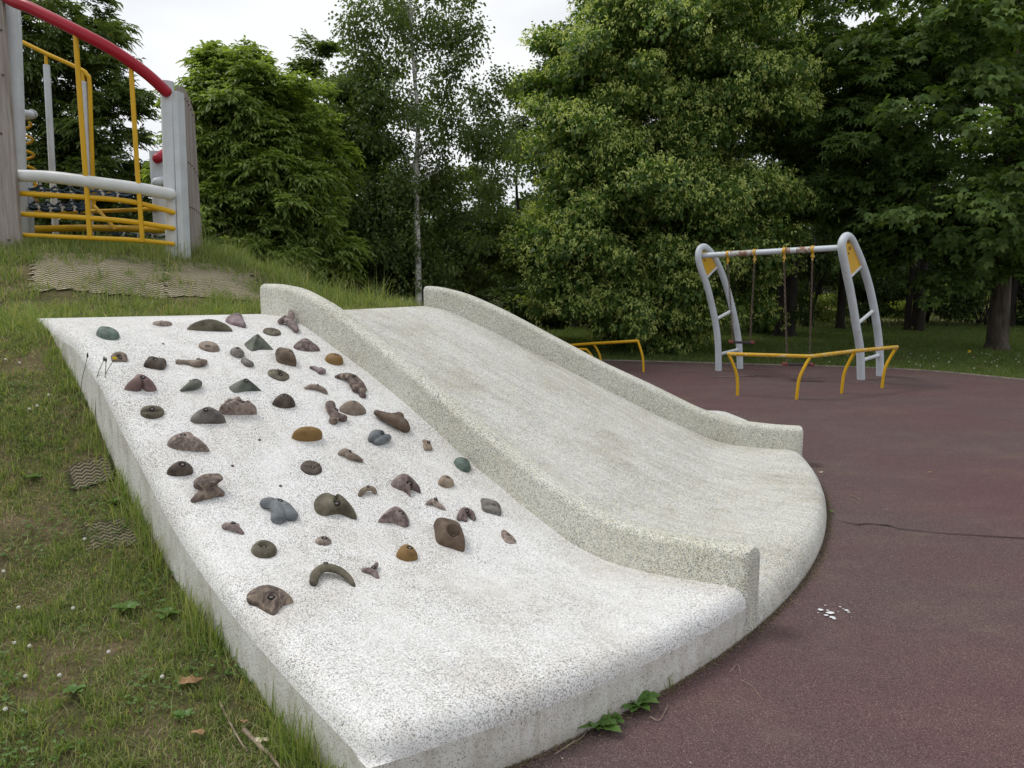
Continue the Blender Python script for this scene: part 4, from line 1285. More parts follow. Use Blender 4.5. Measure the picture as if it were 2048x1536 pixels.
def crown_points(rng, c, rad, n, shell=.62, lump=.16, zcut=-.95, per=7, bough=.46):
    """clump centres gathered into boughs: flattened domes set over an uneven outer surface"""
    nb = max(4, n // per)
    v = unit(nb * 3, rng)
    v = v[v[:, 2] > zcut][:nb]
    ph = rng.uniform(0, 6.28, 9)
    l = 1 + lump * (.5 * np.sin(6.2 * v[:, 0] + ph[0] + 2 * v[:, 2]) + .5 * np.sin(8.6 * v[:, 1] + ph[1]) + .45 * np.sin(9.7 * v[:, 2] + ph[2] + 2.2 * v[:, 0]))
    s = shell + (1 - shell) * rng.random(len(v)) ** .5
    inner = rng.random(len(v)) < .2
    s[inner] = rng.uniform(.2, shell, inner.sum())
    B = np.asarray(c) + v * np.asarray(rad) * (l * s)[:, None]
    rb = bough * rng.uniform(.7, 1.35, len(v)) * min(1.25, max(.55, float(np.mean(rad)) / 1.7))
    k = rng.integers(0, len(B), n)
    a = rng.uniform(0, 6.28, n); q = rng.random(n) ** .55
    off = np.stack([np.cos(a) * q, np.sin(a) * q, .62 * np.sqrt(np.clip(1 - q * q, 0, 1)) - .28 + rng.normal(0, .13, n)], 1) * rb[k][:, None]
    vv = v[k] * .6 + np.stack([np.cos(a) * q, np.sin(a) * q, .5 * np.ones(n)], 1) * .6
    return B[k] + off + v[k] * rb[k][:, None] * .15, vv


def cl_round(rng, P, v, k, r, Lf, Wf, flat=.55, jitter=.6, droop=.3):
    """k leaves around each clump centre"""
    n = len(P) * k
    C = np.repeat(P, k, 0); O = np.repeat(v, k, 0)
    off = unit(n, rng) * (rng.random(n) ** .5)[:, None] * r * np.array([1, 1, flat])
    off *= np.repeat(rng.uniform(.6, 1.35, len(P)), k)[:, None]
    pos = C + off
    D = off / (np.linalg.norm(off, axis=1, keepdims=True) + 1e-9) + O * .5 + rng.normal(size=(n, 3)) * .5
    D[:, 2] -= .35
    N = np.array([0, 0, 1.0]) + O * .5 + rng.normal(size=(n, 3)) * jitter
    s = rng.uniform(.7, 1.25, n)
    return kites(pos, D, N, Lf * s, Wf * s, droop)


def cl_pinnate(rng, P, v, m=8, pairs=4, rach=.27, Lf=.115, Wf=.040):
    """m feather-like compound leaves arching out of each clump centre"""
    n = len(P) * m
    C = np.repeat(P, m, 0); O = np.repeat(v, m, 0)
    A = unit(n, rng) * np.array([1, 1, .75]) + O * 1.0
    A[:, 2] += .22
    A /= np.linalg.norm(A, axis=1, keepdims=True)
    start = C + rng.normal(size=(n, 3)) * .05
    Vs = []
    side = np.cross(A, np.array([0, 0, 1.0])); side /= np.linalg.norm(side, axis=1, keepdims=True) + 1e-9
    Rn = rach * rng.uniform(.75, 1.2, n)
    for q in range(pairs + 1):
        t = (q + 1) / (pairs + 1)
        pos = start + A * (Rn * t)[:, None]
        pos[:, 2] -= Rn * t * t * .38
        tang = A.copy(); tang[:, 2] -= .7 * t
        for sg in ((1, -1) if q < pairs else (0,)):
            D = tang * (.75 if sg else 1.0) + side * sg * .75
            D[:, 2] -= .12
            D += rng.normal(size=(n, 3)) * .16
            N = np.array([0, 0, 1.0]) + O * .35 + rng.normal(size=(n, 3)) * .35
            s = rng.uniform(.8, 1.2, n)
            Vs.append(kites(pos, D, N, Lf * s, Wf * s, .2)[0])
    V = np.concatenate(Vs)
    return V, np.arange(len(V)).reshape(-1, 4)


def cl_palm(rng, P, v, m=5, k=6, r=.25, Lf=.20, Wf=.085, droop=.4, spread=.9, wide=.5):
    """m hand-like leaves of k leaflets around each clump centre"""
    n = len(P) * m
    C = np.repeat(P, m, 0); O = np.repeat(v, m, 0)
    off = unit(n, rng) * r * np.array([1, 1, .5]) * rng.uniform(.4, 1, n)[:, None]
    cen = C + off
    N = np.array([0, 0, 1.0]) + O * .6 + rng.normal(size=(n, 3)) * .5
    N /= np.linalg.norm(N, axis=1, keepdims=True)
    a0 = np.cross(N, np.array([0, 0, 1.0]) + rng.normal(size=(n, 3)) * .5); a0 /= np.linalg.norm(a0, axis=1, keepdims=True) + 1e-9
    b0 = np.cross(N, a0)
    Vs = []
    base = rng.uniform(0, 6.28, n)
    sc_ = rng.uniform(.7, 1.15, n)
    for q in range(k):
        t = base + (q / k) * 2 * math.pi * spread
        D = a0 * np.cos(t)[:, None] + b0 * np.sin(t)[:, None] - N * .12
        Vs.append(kites(cen, D, N + rng.normal(size=(n, 3)) * .12, Lf * sc_, Wf * sc_, droop, wide)[0])
    V = np.concatenate(Vs)
    return V, np.arange(len(V)).reshape(-1, 4)


def limbs_of(base, top, r0, crown_c, crown_r, n, rng, wig=.15, low=.3, rmin=.006, twigs=0, sag=0.0):
    """tapered trunk with limbs reaching into the crown"""
    m = MB()
    b, t = Vector(base), Vector(top)
    H = (t - b).length
    tr = []
    for i in range(9):
        u = i / 8
        p = b.lerp(t, u) + Vector((rng.normal() * wig * u * .5, rng.normal() * wig * u * .5, 0)) * (0 if i == 0 else 1)
        tr.append(p)
    S = spline(tr, 4)
    rr = [r0 * (1.25 if i == 0 else 1) * (1 - .88 * (i / (len(S) - 1))) + rmin for i in range(len(S))]
    m.tube(S, rr, 12)
    ends = []
    for k in range(n):
        u = low + (1 - low) * (k + .5) / n * .95
        i = int(u * (len(S) - 1))
        p = S[i]; r = rr[i] * .5
        a = rng.uniform(0, 6.28)
        d = Vector((math.cos(a), math.sin(a), rng.uniform(.25, .9)))
        Lb = float(np.mean(crown_r[:2])) * rng.uniform(.6, 1.0) * (1.05 - .45 * u)
        q = [p]
        for s in range(1, 5):
            d2 = d + Vector((rng.normal() * .18, rng.normal() * .18, rng.normal() * .12 - sag * s))
            q.append(q[-1] + d2.normalized() * Lb / 4)
        m.tube(spline(q, 3), [max(rmin, r * (1 - j / 13)) for j in range(13)], 6)
        ends += q[2:]
        for w in range(twigs):
            e = q[int(rng.integers(1, 5))]
            d3 = d + Vector((rng.normal() * .8, rng.normal() * .8, rng.normal() * .5))
            f = e + d3.normalized() * Lb * rng.uniform(.25, .5)
            m.tube([e, e.lerp(f, .5) + Vector((0, 0, .04)), f], [max(rmin, r * .4), max(rmin, r * .3), rmin * .6], 5)
            ends.append(f)
    return m, ends


def tree(name, label, base, top, r0, crowns, leaf, lmat, bmat, seed, nl=9, group=None, cat='tree', extra=None, low=.3, twigs=0, wig=.15, zcut=-.95, bmr=.006, per=9, bough=.46):
    rng = np.random.default_rng(seed)
    root = empty(name, base)
    tag(root, label, cat, group)
    cc, rr = crowns[0][0], crowns[0][1]
    m, ends = limbs_of(base, top, r0, cc, rr, nl, rng, wig, low, bmr, twigs)
    m.build('trunk', M[bmat], root)
    Vs = []; Fs = []; b = 0
    allP = []; allv = []
    for (c, rad, n, *rest) in crowns:
        P, v = crown_points(rng, c, rad, n, *(rest or []), zcut=zcut, per=per, bough=bough)
        allP.append(P); allv.append(v)
    P = np.concatenate(allP); v = np.concatenate(allv)
    ok = P[:, 2] > .12
    P, v = P[ok], v[ok]
    V, F = leaf(rng, P, v)
    mesh_np('crown', V, F, M[lmat], root)
    if extra: extra(rng, P, v, root)
    return root


def WX(px, Y): return (px - 1024) / FPX * Y * (1 / CP) * CP   # sideways distance for a pixel column at depth Y


def zr(row, Y):
    r = ray(1024, row); return HC + r.z / r.y * Y


# ash with feathery leaves, bright, behind the play structure
ash_leaf = lambda rng, P, v: cl_pinnate(rng, P, v)
def el(px, row0, row1, hw, Y, n, depth=None, *rest):
    """an ellipsoid clump of crown between two rows of the photograph, at distance Y"""
    z1, z0 = zr(row0, Y), zr(row1, Y)
    return ((WX(px, Y), Y, (z0 + z1) / 2), (hw / FPX * Y, depth or hw / FPX * Y, (z1 - z0) / 2), n, *rest)


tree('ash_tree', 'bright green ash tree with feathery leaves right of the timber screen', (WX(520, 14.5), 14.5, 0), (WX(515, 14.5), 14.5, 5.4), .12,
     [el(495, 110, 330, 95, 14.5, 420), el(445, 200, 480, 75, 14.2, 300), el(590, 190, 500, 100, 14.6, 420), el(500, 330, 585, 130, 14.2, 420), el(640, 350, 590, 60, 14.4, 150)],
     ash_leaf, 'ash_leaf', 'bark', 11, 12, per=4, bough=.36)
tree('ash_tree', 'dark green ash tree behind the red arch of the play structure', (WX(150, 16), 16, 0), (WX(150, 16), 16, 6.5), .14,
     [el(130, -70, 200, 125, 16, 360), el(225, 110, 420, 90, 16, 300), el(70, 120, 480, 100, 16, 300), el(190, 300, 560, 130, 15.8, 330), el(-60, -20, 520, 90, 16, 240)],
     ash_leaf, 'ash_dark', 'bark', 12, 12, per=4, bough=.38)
small = lambda rng, P, v: cl_round(rng, P, v, 60, .34, .085, .055)
tree('slender_tree', 'dark feathery tree rising behind the bright ash', (WX(650, 19), 19, 0), (WX(650, 19), 19, 6.6), .1,
     [el(600, 120, 300, 60, 19, 70), el(665, 90, 330, 55, 19, 80), el(690, 170, 450, 80, 19, 90)],
     lambda rng, P, v: cl_pinnate(rng, P, v, 7, 5, .36, .12, .04), 'ash_dark', 'bark_dark', 13, 8)
# birch: white trunk, thin hanging foliage with sky between
def birch_leaf(rng, P, v): return cl_round(rng, P, v, 40, .24, .066, .055, 1.1, .9, .3)
tree('birch_tree', 'tall white-barked birch with thin airy foliage against the sky', (WX(841, 16), 16, 0), (WX(832, 16), 16, 7.9), .07,
     [el(770, -20, 150, 70, 16, 90), el(850, -120, 120, 95, 16, 120), el(820, 90, 330, 105, 16, 130), el(920, 20, 130, 40, 16, 30), el(930, 110, 330, 65, 16, 75), el(740, 90, 200, 45, 16, 32), el(800, 300, 440, 90, 16, 70), el(990, 150, 180, 22, 16, 10), el(945, 230, 420, 80, 16, 80), el(840, 430, 600, 75, 15.7, 42), el(1010, 250, 330, 45, 16.4, 30)],
     birch_leaf, 'birch_leaf', 'birch_bark', 14, 24, low=.46, twigs=4, wig=.10, bmr=.011, per=4, bough=.5)
tree('leafy_tree', 'mid green leafy tree left of the birch trunk', (WX(735, 17.5), 17.5, 0), (WX(735, 17.5), 17.5, 5), .09,
     [el(725, 160, 400, 95, 17.5, 240), el(690, 150, 330, 60, 17.6, 110), el(760, 300, 560, 135, 17.3, 330), el(690, 400, 610, 120, 17, 220)], small, 'birch_leaf', 'bark_dark', 15, 9)
tree('leafy_tree', 'low mid green tree right of the birch trunk', (WX(930, 18.5), 18.5, 0), (WX(930, 18.5), 18.5, 3.2), .08,
     [el(880, 370, 600, 125, 18.3, 300), el(975, 390, 600, 85, 18.6, 200)], small, 'birch_leaf', 'bark_dark', 16, 8)
tree('leafy_tree', 'thin dark tree filling the gap before the linden', (WX(1045, 22), 22, 0), (WX(1040, 22), 22, 6.2), .08,
     [el(1035, 190, 330, 42, 22, 40), el(1010, 250, 330, 45, 22, 36), el(1045, 380, 600, 60, 22, 120), el(955, 330, 470, 50, 22, 40)], small, 'birch_leaf', 'bark_dark', 17, 9)


# linden covered in pale flower bracts
def bracts(rng, P, v, root):
    out = (v[:, 1] < .5)
    Q, w = P[out], v[out]
    g = 17
    C = np.repeat(Q, g, 0); O = np.repeat(w, g, 0)
    n = len(C)
    cen = C + unit(n, rng) * .36 * np.array([1, 1, .6]) + O * .16
    m_ = 5
    C = np.repeat(cen, m_, 0); O = np.repeat(O, m_, 0); n = len(C)
    off = unit(n, rng) * .05
    D = rng.normal(size=(n, 3)) * .6 + O * .3; D[:, 2] -= .7
    N = O + rng.normal(size=(n, 3)) * .5
    s = rng.uniform(.6, 1.2, n)
    V, F = kites(C + off, D, N, .078 * s, .034 * s, .1)
    mesh_np('flower_bracts', V, F, M['bract'], root)


def linden_leaf(rng, P, v): return cl_round(rng, P, v, 70, .36, .105, .09, .7, .65)
tree('linden_tree', 'huge linden tree in pale yellow flower reaching almost to the ground', (WX(1330, 19.5), 19.5, 0), (WX(1330, 19.5), 19.5, 9), .26,
     [el(1340, -190, 330, 190, 19.5, 600, 2.6), el(1200, -10, 300, 105, 19.4, 260, 2.0), el(1130, 90, 300, 70, 19.2, 120, 1.4), el(1170, 150, 460, 115, 19.2, 300, 2.0), el(1300, 240, 640, 215, 18.9, 620, 2.4), el(1150, 380, 650, 110, 18.8, 260, 1.9), el(1440, 300, 640, 120, 18.9, 260, 2.0), el(1440, 20, 330, 110, 19.2, 240, 2), el(1250, 520, 700, 150, 18.2, 200, 1.4)],
     linden_leaf, 'linden_leaf', 'bark_dark', 18, 16, extra=bracts, per=6, bough=.42)
# sweet chestnut with long slender leaves
tree('chestnut_tree', 'dark tree with slender star-shaped leaf clusters between linden and horse chestnut', (WX(1570, 23), 23, 0), (WX(1575, 23), 23, 9), .30,
     [el(1560, -140, 300, 160, 22, 300, 2.5), el(1480, -200, 160, 110, 22.5, 160, 2), el(1640, 120, 440, 125, 20, 300, 3.2), el(1540, 260, 470, 80, 22.4, 110, 1.6)],
     lambda rng, P, v: cl_palm(rng, P, v, 9, 8, .40, .20, .055, .15), 'chestnut_leaf', 'bark_dark', 19, 12)
# horse chestnut with big hand-shaped leaves, trunk at the right
tree('horse_chestnut_tree', 'large horse chestnut with big hand-shaped leaves and a bare brown trunk at the right', (12.0, 18.97, 0), (11.9, 19.2, 9), .25,
     [el(1960, -180, 260, 190, 18.5, 300, 2.6), el(1790, -60, 330, 120, 18.3, 240, 3.2), el(1880, 220, 520, 175, 17.8, 320, 3.2), el(2030, 200, 560, 90, 17.6, 120, 1.8), el(1760, 300, 480, 80, 18.8, 90, 1.6), el(2180, -100, 480, 130, 19, 180, 2.5), el(1930, 380, 575, 150, 17.6, 150, 1.5), el(1800, 420, 560, 90, 18.5, 90, 1.3), el(1720, 120, 420, 90, 19.5, 150, 1.8)],
     lambda rng, P, v: cl_palm(rng, P, v, 10, 6, .40, .155, .09, .2, .85, .66), 'chestnut_leaf', 'bark', 20, 14, low=.35, bough=.75, per=12)

# farther trees closing the view, each on its own
wood_leaf = lambda rng, P, v: cl_round(rng, P, v, 46, .55, .15, .11, .7, .7)
far_list = [(1150, 27, 60, 600, 150, 'dark'), (1450, 28, -90, 560, 190, 'dark'), (1680, 26, -140, 540, 150, 'dark'), (1830, 27.5, -160, 520, 170, 'dark'), (2020, 27, -160, 540, 150, 'dark'),
            (2200, 25, -100, 600, 160, 'dark'), (900, 29, 440, 640, 120, 'dark'), (760, 27, 400, 620, 130, 'dark'), (600, 26, 330, 620, 130, 'dark'), (430, 24, 330, 600, 110, 'dark'),
            (330, 22, 330, 560, 90, 'dark'), (60, 23, 150, 560, 130, 'dark'), (-130, 20, -60, 560, 120, 'dark'),
            (1560, 36, 330, 585, 130, 'dark'), (1730, 38, 340, 575, 120, 'dark'), (1900, 37, 330, 585, 130, 'dark'), (2090, 36, 320, 580, 130, 'dark'), (2280, 36, 300, 580, 130, 'dark'), (1330, 36, 330, 590, 130, 'dark'), (1060, 38, 430, 600, 130, 'dark')]
far_lab = ['dark tree filling the gap behind the left side of the linden', 'tall dark tree behind the middle of the linden', 'dark tree directly behind the swing crossbar', 'dark tree above and right of the swings',
           'dark tree behind the bare brown trunk', 'dark tree at the right edge of the view', 'low dark tree on the skyline right of the birch', 'low dark tree behind the birch trunk', 'dark tree low behind the bright ash',
           'dark tree seen between the timber screen and the bright ash', 'dark tree directly behind the timber screen', 'dark tree behind the spiral climber', 'dark tree at the far left behind the timber post',
           'far tree filling the distance between the left swing chains', 'far tree between the swing frame and the double trunk', 'far tree left of the bare brown trunk', 'far tree just right of the bare brown trunk', 'far tree beyond the right edge of the clearing', 'far tree hidden low behind the linden', 'far low tree on the skyline above the far slide wall']
for i, ((px, Y, r0_, r1_, hw, _), lab) in enumerate(zip(far_list, far_lab)):
    n = int(150 * (hw / 130) * ((r1_ - r0_) / 420) ** .8) + 60
    tree('woodland_tree', lab, (WX(px, Y), Y, 0), (WX(px, Y), Y, zr(r0_, Y) * .75), (.14 if hw > 120 else .1),
         [el(px, r0_, r1_, hw, Y, n)], wood_leaf, 'dark_leaf', 'bark_dark', 40 + i, 8, group='farther trees closing the view')

# trunks and low bare branches in the shade at the right
for i, (px, Y, r_, lab) in enumerate(((1838, 25, .16, 'dark double trunk standing in the shade right of the swings'), (1815, 25.3, .11, 'thin dark trunk leaning beside the double trunk'), (1632, 31, .24, 'distant grey trunk seen through the right swing'))):
    rng = np.random.default_rng(80 + i)
    root = empty('tree_trunk', (WX(px, Y), Y, 0)); tag(root, lab, 'tree')
    m, _ = limbs_of((WX(px, Y), Y, 0), (WX(px + 10 - 12 * i, Y), Y, 6.5), r_, (0, 0, 4), (1.6, 1.6, 2), 7, rng, .2, .35)
    m.build('trunk', M['bark_dark'], root)

# bushes in the clearing behind: sun and shade put into the leaf colours
shrub_leaf = lambda rng, P, v: cl_round(rng, P, v, 60, .34, .12, .08, .7, .8)
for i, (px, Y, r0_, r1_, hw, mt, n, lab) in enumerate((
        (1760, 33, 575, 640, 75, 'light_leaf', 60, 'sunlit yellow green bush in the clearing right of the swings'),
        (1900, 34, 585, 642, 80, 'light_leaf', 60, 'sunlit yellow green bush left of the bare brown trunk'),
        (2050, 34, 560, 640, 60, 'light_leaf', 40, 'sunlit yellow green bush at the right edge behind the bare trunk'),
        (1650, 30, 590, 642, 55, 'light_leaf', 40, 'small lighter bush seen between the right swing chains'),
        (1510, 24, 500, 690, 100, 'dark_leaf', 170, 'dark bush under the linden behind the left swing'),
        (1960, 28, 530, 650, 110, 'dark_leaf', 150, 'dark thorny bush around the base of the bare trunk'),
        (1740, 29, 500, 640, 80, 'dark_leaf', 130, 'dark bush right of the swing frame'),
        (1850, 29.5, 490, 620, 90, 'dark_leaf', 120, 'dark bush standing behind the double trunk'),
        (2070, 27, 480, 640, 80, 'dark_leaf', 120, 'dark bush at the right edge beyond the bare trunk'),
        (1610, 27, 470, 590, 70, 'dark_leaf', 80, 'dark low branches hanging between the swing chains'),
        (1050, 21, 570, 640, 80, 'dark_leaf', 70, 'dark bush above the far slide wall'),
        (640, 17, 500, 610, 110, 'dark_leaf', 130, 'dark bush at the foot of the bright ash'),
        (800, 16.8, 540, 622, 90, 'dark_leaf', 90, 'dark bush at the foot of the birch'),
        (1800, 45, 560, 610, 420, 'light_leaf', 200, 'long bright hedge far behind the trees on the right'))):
    rng = np.random.default_rng(60 + i)
    c, rad, n_ = el(px, r0_, r1_, hw, Y, n)
    root = empty('bush', (c[0], c[1], 0)); tag(root, lab, 'bush')
    m = MB()
    for k in range(16):
        a = rng.uniform(0, 6.28); e = Vector((c[0] + math.cos(a) * rad[0] * .8, c[1] + math.sin(a) * rad[1] * .5, c[2] + rad[2] * rng.uniform(-.4, .9)))
        b = Vector((c[0] + rng.normal() * .1, c[1] + rng.normal() * .1, 0))
        m.tube(spline([b, b.lerp(e, .5) + Vector((0, 0, rad[2] * .35)), e], 4), [.03 * (1 - j / 10) for j in range(9)], 5)
    m.build('stems', M['bark_dark'], root)
    P, v = crown_points(rng, c, (rad[0], min(rad[1], 1.6), rad[2]), n, .5, .25)
    P = P[P[:, 2] > .1]; v = v[:len(P)]
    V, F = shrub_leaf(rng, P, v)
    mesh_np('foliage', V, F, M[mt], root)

# the far wood that closes the horizon
rng = np.random.default_rng(99)
n = 2600
x = rng.uniform(-30, 62, n); y = rng.uniform(52, 58, n)
top = 4.6 + 1.2 * np.sin(x * .33) + .8 * np.sin(x * .9 + 1)
top = np.where(x > 8, top + 3.5, top)
z = 1.0 + rng.random(n) * top
V, F = cl_round(rng, np.stack([x, y, z], 1), unit(n, rng), 34, 1.1, .42, .30, .7, .7)
tag(mesh_np('far_wood', V, F, M['dark_leaf']), 'dark mass of far-off wood closing the horizon', 'wood', kind='stuff')
# ---------------------------------------------------------------- grass and small plants
SLAB = FOOT
def blades(x, y, z, h, w, rng, lean=.45):
    """curved tapering blades: five points each drawn as two quads and closed tip"""
    n = len(x)
    a = rng.uniform(0, 2 * math.pi, n)
    ux, uy = np.cos(a), np.sin(a)
    b = rng.uniform(0, 2 * math.pi, n)
    ln = rng.random(n) ** 1.3 * lean * 1.6
    lx, ly = np.cos(b) * ln, np.sin(b) * ln
    def pt(t, s, ww):
        k = t * t
        return np.stack([x + lx * h * k + ux * w * ww * s, y + ly * h * k + uy * w * ww * s, z + h * (t - .25 * ln * k)], 1)
    V = np.stack([pt(0, -.5, 1), pt(0, .5, 1), pt(.55, .5, .75), pt(.55, -.5, .75), pt(1, .5, .12), pt(1, -.5, .12)], 1).reshape(-1, 3)
    i = np.arange(n)[:, None] * 6
    F = np.concatenate([i + np.array([[0, 1, 2, 3]]), i + np.array([[3, 2, 4, 5]])])
    return V, F


def vnoise(x, y, f, ph):
    return .5 + .25 * np.sin(f * x + ph) * np.cos(f * 1.3 * y - ph * 2) + .15 * np.sin(2.3 * f * x - 1.7 * f * y + ph) + .10 * np.sin(4.1 * f * y + 3.3 * f * x + 2 * ph)


rng = np.random.default_rng(5)
# where the erosion mats lie (rings of ground points found from the photograph)
GB = bvh_of(ground)


def at_ground(x, y):
    loc, nor, i, d = GB.ray_cast(Vector((0, 0, HC)), ray(x, y).normalized())
    return loc


def seg_dist(x, y, A, B):
    ax, ay, bx, by = A[0], A[1], B[0], B[1]
    t = np.clip(((x - ax) * (bx - ax) + (y - ay) * (by - ay)) / ((bx - ax) ** 2 + (by - ay) ** 2), 0, 1)
    return np.hypot(x - ax - t * (bx - ax), y - ay - t * (by - ay))


MATS = [([(70, 512), (330, 520), (335, 600), (60, 585)], 'erosion mat half overgrown with grass below the yellow bars'),
        ([(338, 522), (500, 548), (545, 612), (330, 596)], 'bare woven erosion mat beside the top of the slide wall'),
        ([(165, 1050), (300, 1045), (318, 1090), (180, 1100)], 'small patch of woven mat showing through the lawn beside the ramp'),
        ([(135, 940), (222, 915), (232, 960), (150, 985)], 'scrap of woven mat in the grass halfway down the ramp edge')]
MATP = []
for q, lab in MATS:
    c = [at_ground(*p) for p in q]
    if any(p is None for p in c): continue
    nu, nv = 40, 26
    Lu = ((c[1] - c[0]).length + (c[2] - c[3]).length) / 2; Lv = ((c[3] - c[0]).length + (c[2] - c[1]).length) / 2
    V = []; UV = []
    for i in range(nu + 1):
        for j in range(nv + 1):
            u, v = i / nu, j / nv
            e = .03 * math.sin(i * 1.3) * (j in (0, nv)) + .03 * math.sin(j * 1.9) * (i in (0, nu))
            p = c[0].lerp(c[1], u).lerp(c[3].lerp(c[2], u), v)
            p.x += e; p.y += e
            V.append((p.x, p.y, float(hgt(p.x, p.y)) + .016 + .008 * math.sin(p.x * 9) * math.cos(p.y * 8))); UV.append((u * Lu, v * Lv))
    idx = np.arange((nu + 1) * (nv + 1)).reshape(nu + 1, nv + 1)
    F = np.stack([idx[:-1, :-1], idx[1:, :-1], idx[1:, 1:], idx[:-1, 1:]], -1).reshape(-1, 4)
    o = mesh_np('erosion_mat', V, F, M['mat'] if len(MATP) < 2 else M['mat_near'], smooth=True, uv=UV)
    tag(o, lab, 'mat', 'woven erosion mats')
    MATP.append(np.array([(p.x, p.y) for p in c]))


def keep(x, y, matd):
    """thin the lawn on mats, drop it under the slab and on the rubber"""
    ok = ~in_poly(x, y, SLAB) & ~(in_poly(x, y, RUBP) & (hgt(x, y) < .03))
    for i, P in enumerate(MATP):
        ins = in_poly(x, y, P)
        pat = vnoise(x, y, 5.5, 1.7 + i)
        dens = matd[i] * np.clip((pat - .38) * 6, .10, 1) * 1.5
        ed = np.min([seg_dist(x, y, P[k], P[(k + 1) % 4]) for k in range(4)], 0)
        dens = np.maximum(dens, .8 * np.clip(1 - ed / (.16 + .2 * vnoise(x, y, 9, 3)), 0, 1))
        ok &= ~ins | (rng.random(len(x)) < dens)
    return ok


def lawn(n, x0, x1, y0, y1, h, w, mat, name, matd=(.5, .10, .9, .9), bare=True, lean=.5, cond=None, hv=.5, pw=1.0):
    x = rng.uniform(x0, x1, n); y = y0 + (y1 - y0) * rng.random(n) ** pw
    ok = keep(x, y, matd)
    if bare:
        pat = vnoise(x, y, 2.6, .4) * .6 + vnoise(x, y, 7.3, 2.1) * .4
        ok &= rng.random(n) < np.clip((pat - .37) * 4.2, .12, 1)
    if cond is not None: ok &= cond(x, y)
    x, y = x[ok], y[ok]
    z = hgt(x, y) - .004
    tuft = vnoise(x, y, 4.1, 3.0)
    hh = h * (hv * .7 + (1 - hv) * 2.6 * tuft ** 1.5 * rng.random(len(x)))
    V, F = blades(x, y, z, hh, w * rng.uniform(.6, 1.3, len(x)), rng, lean)
    o = mesh_np(name, V, F, M[mat])
    return tag(o, kind='stuff')


vis = lambda x, y: (np.abs(x) < .76 * y + 1.7) & (y > .9)
tag(lawn(640000, -6.6, .2, 1.0, 6.6, .046, .0046, 'blade', 'lawn_grass', cond=vis, lean=.95, pw=.9), 'short patchy lawn grass on the slope left of the ramp', 'grass')
tag(lawn(170000, -9, 1.2, 5.5, 12.5, .075, .0065, 'blade', 'mound_grass', cond=vis, lean=.8), 'longer grass on top of the mound', 'grass')
tag(lawn(42000, -8, .3, 7.6, 11.5, .19, .007, 'blade_long', 'tall_grass', matd=(.10, .02, 0, 0), bare=False, lean=.65,
         cond=lambda x, y: vis(x, y) & (hgt(x, y) > .3) & (((np.hypot(x + 5.3, y - 10) < 2.0)) | (vnoise(x, y, 3.3, 5) > .6))), 'tall grass around the foot of the play structure', 'grass')
# green tufts standing out of the thatch
def tufts(n, x0, x1, y0, y1, per, h, w, name, label, cond, spread=.018, mat='blade_long'):
    x = rng.uniform(x0, x1, n); y = rng.uniform(y0, y1, n)
    pat = vnoise(x, y, 2.1, .9) * .5 + vnoise(x, y, 5.7, 2.6) * .5
    ok = cond(x, y) & (rng.random(n) < np.clip((pat - .38) * 5, .06, 1)) & keep(x, y, (.5, .08, .35, .35))
    x, y = x[ok], y[ok]
    s = rng.uniform(.6, 1.3, len(x))
    X_ = np.repeat(x, per) + rng.normal(0, spread, len(x) * per); Y_ = np.repeat(y, per) + rng.normal(0, spread, len(x) * per)
    ok = ~in_poly(X_, Y_, SLAB); X_, Y_ = X_[ok], Y_[ok]
    hh = np.repeat(s, per)[ok] * h * rng.uniform(.45, 1.15, len(X_))
    V, F = blades(X_, Y_, hgt(X_, Y_) - .004, hh, w * rng.uniform(.6, 1.3, len(X_)), rng, .85)
    tag(mesh_np(name, V, F, M[mat]), label, 'grass', kind='stuff')


tufts(17500, -6.6, .2, 1.0, 6.4, 15, .064, .0052, 'grass_tufts', 'greener tufts scattered through the patchy lawn', vis)
tufts(9000, -9, 1.2, 5.8, 12.5, 13, .13, .0075, 'mound_tufts', 'tufts of coarse grass on the shoulder of the mound', lambda x, y: vis(x, y) & (hgt(x, y) > .6), .03)
tufts(420, -4.2, -1.4, 8.3, 11.2, 16, .34, .0060, 'crest_grass', 'tall thin grass standing on the crest behind the slide', lambda x, y: vis(x, y) & (hgt(x, y) > .9), .05)
# lawn beyond the rubber, denser towards the kerb
def beyond(x, y): return (np.abs(x) < .74 * y + 2.2) & ~in_poly(x, y, RUBP) & (hgt(x, y) < .02)
tag(lawn(270000, -1, 19, 12, 27, .11, .013, 'blade_shade_tint', 'park_grass', bare=False, lean=.6, cond=beyond, pw=1.25), 'grass in the shade of the trees beyond the rubber surface', 'grass')
tag(lawn(50000, -22, 30, 27, 60, .22, .04, 'blade_shade_tint', 'far_grass', bare=False, lean=.5, cond=lambda x, y: np.abs(x) < .75 * y), 'grass of the clearing beyond the trees', 'grass')

# tufts of long grass leaning on the ramp edge
n = 3000
t = np.concatenate([rng.random(n // 2), 1 - rng.random(n - n // 2) ** 1.5 * .6])
d = (BL - TL).normalized(); nn = np.array([d.y, -d.x])      # pointing away from the ramp
lean_clump = vnoise(t * 9, t * 3, 2.3, .5)
okk = rng.random(n) < np.clip((lean_clump - .3) * 3, .08, 1)
t = t[okk]
off = np.abs(rng.normal(0, .05, len(t))) + .012
x = TL.x + (BL.x - TL.x) * t + nn[0] * off; y = TL.y + (BL.y - TL.y) * t + nn[1] * off
hh = rng.uniform(.04, .26, len(t)) * (.55 + .65 * np.clip(lean_clump[okk], 0, 1))
V, F = blades(x, y, hgt(x, y) - .01, hh, .0052 * rng.uniform(.6, 1.3, len(t)), rng, .7)
o = mesh_np('edge_grass', V, F, M['blade_long']); tag(o, 'long grass leaning against the left edge of the ramp', 'grass', kind='stuff')

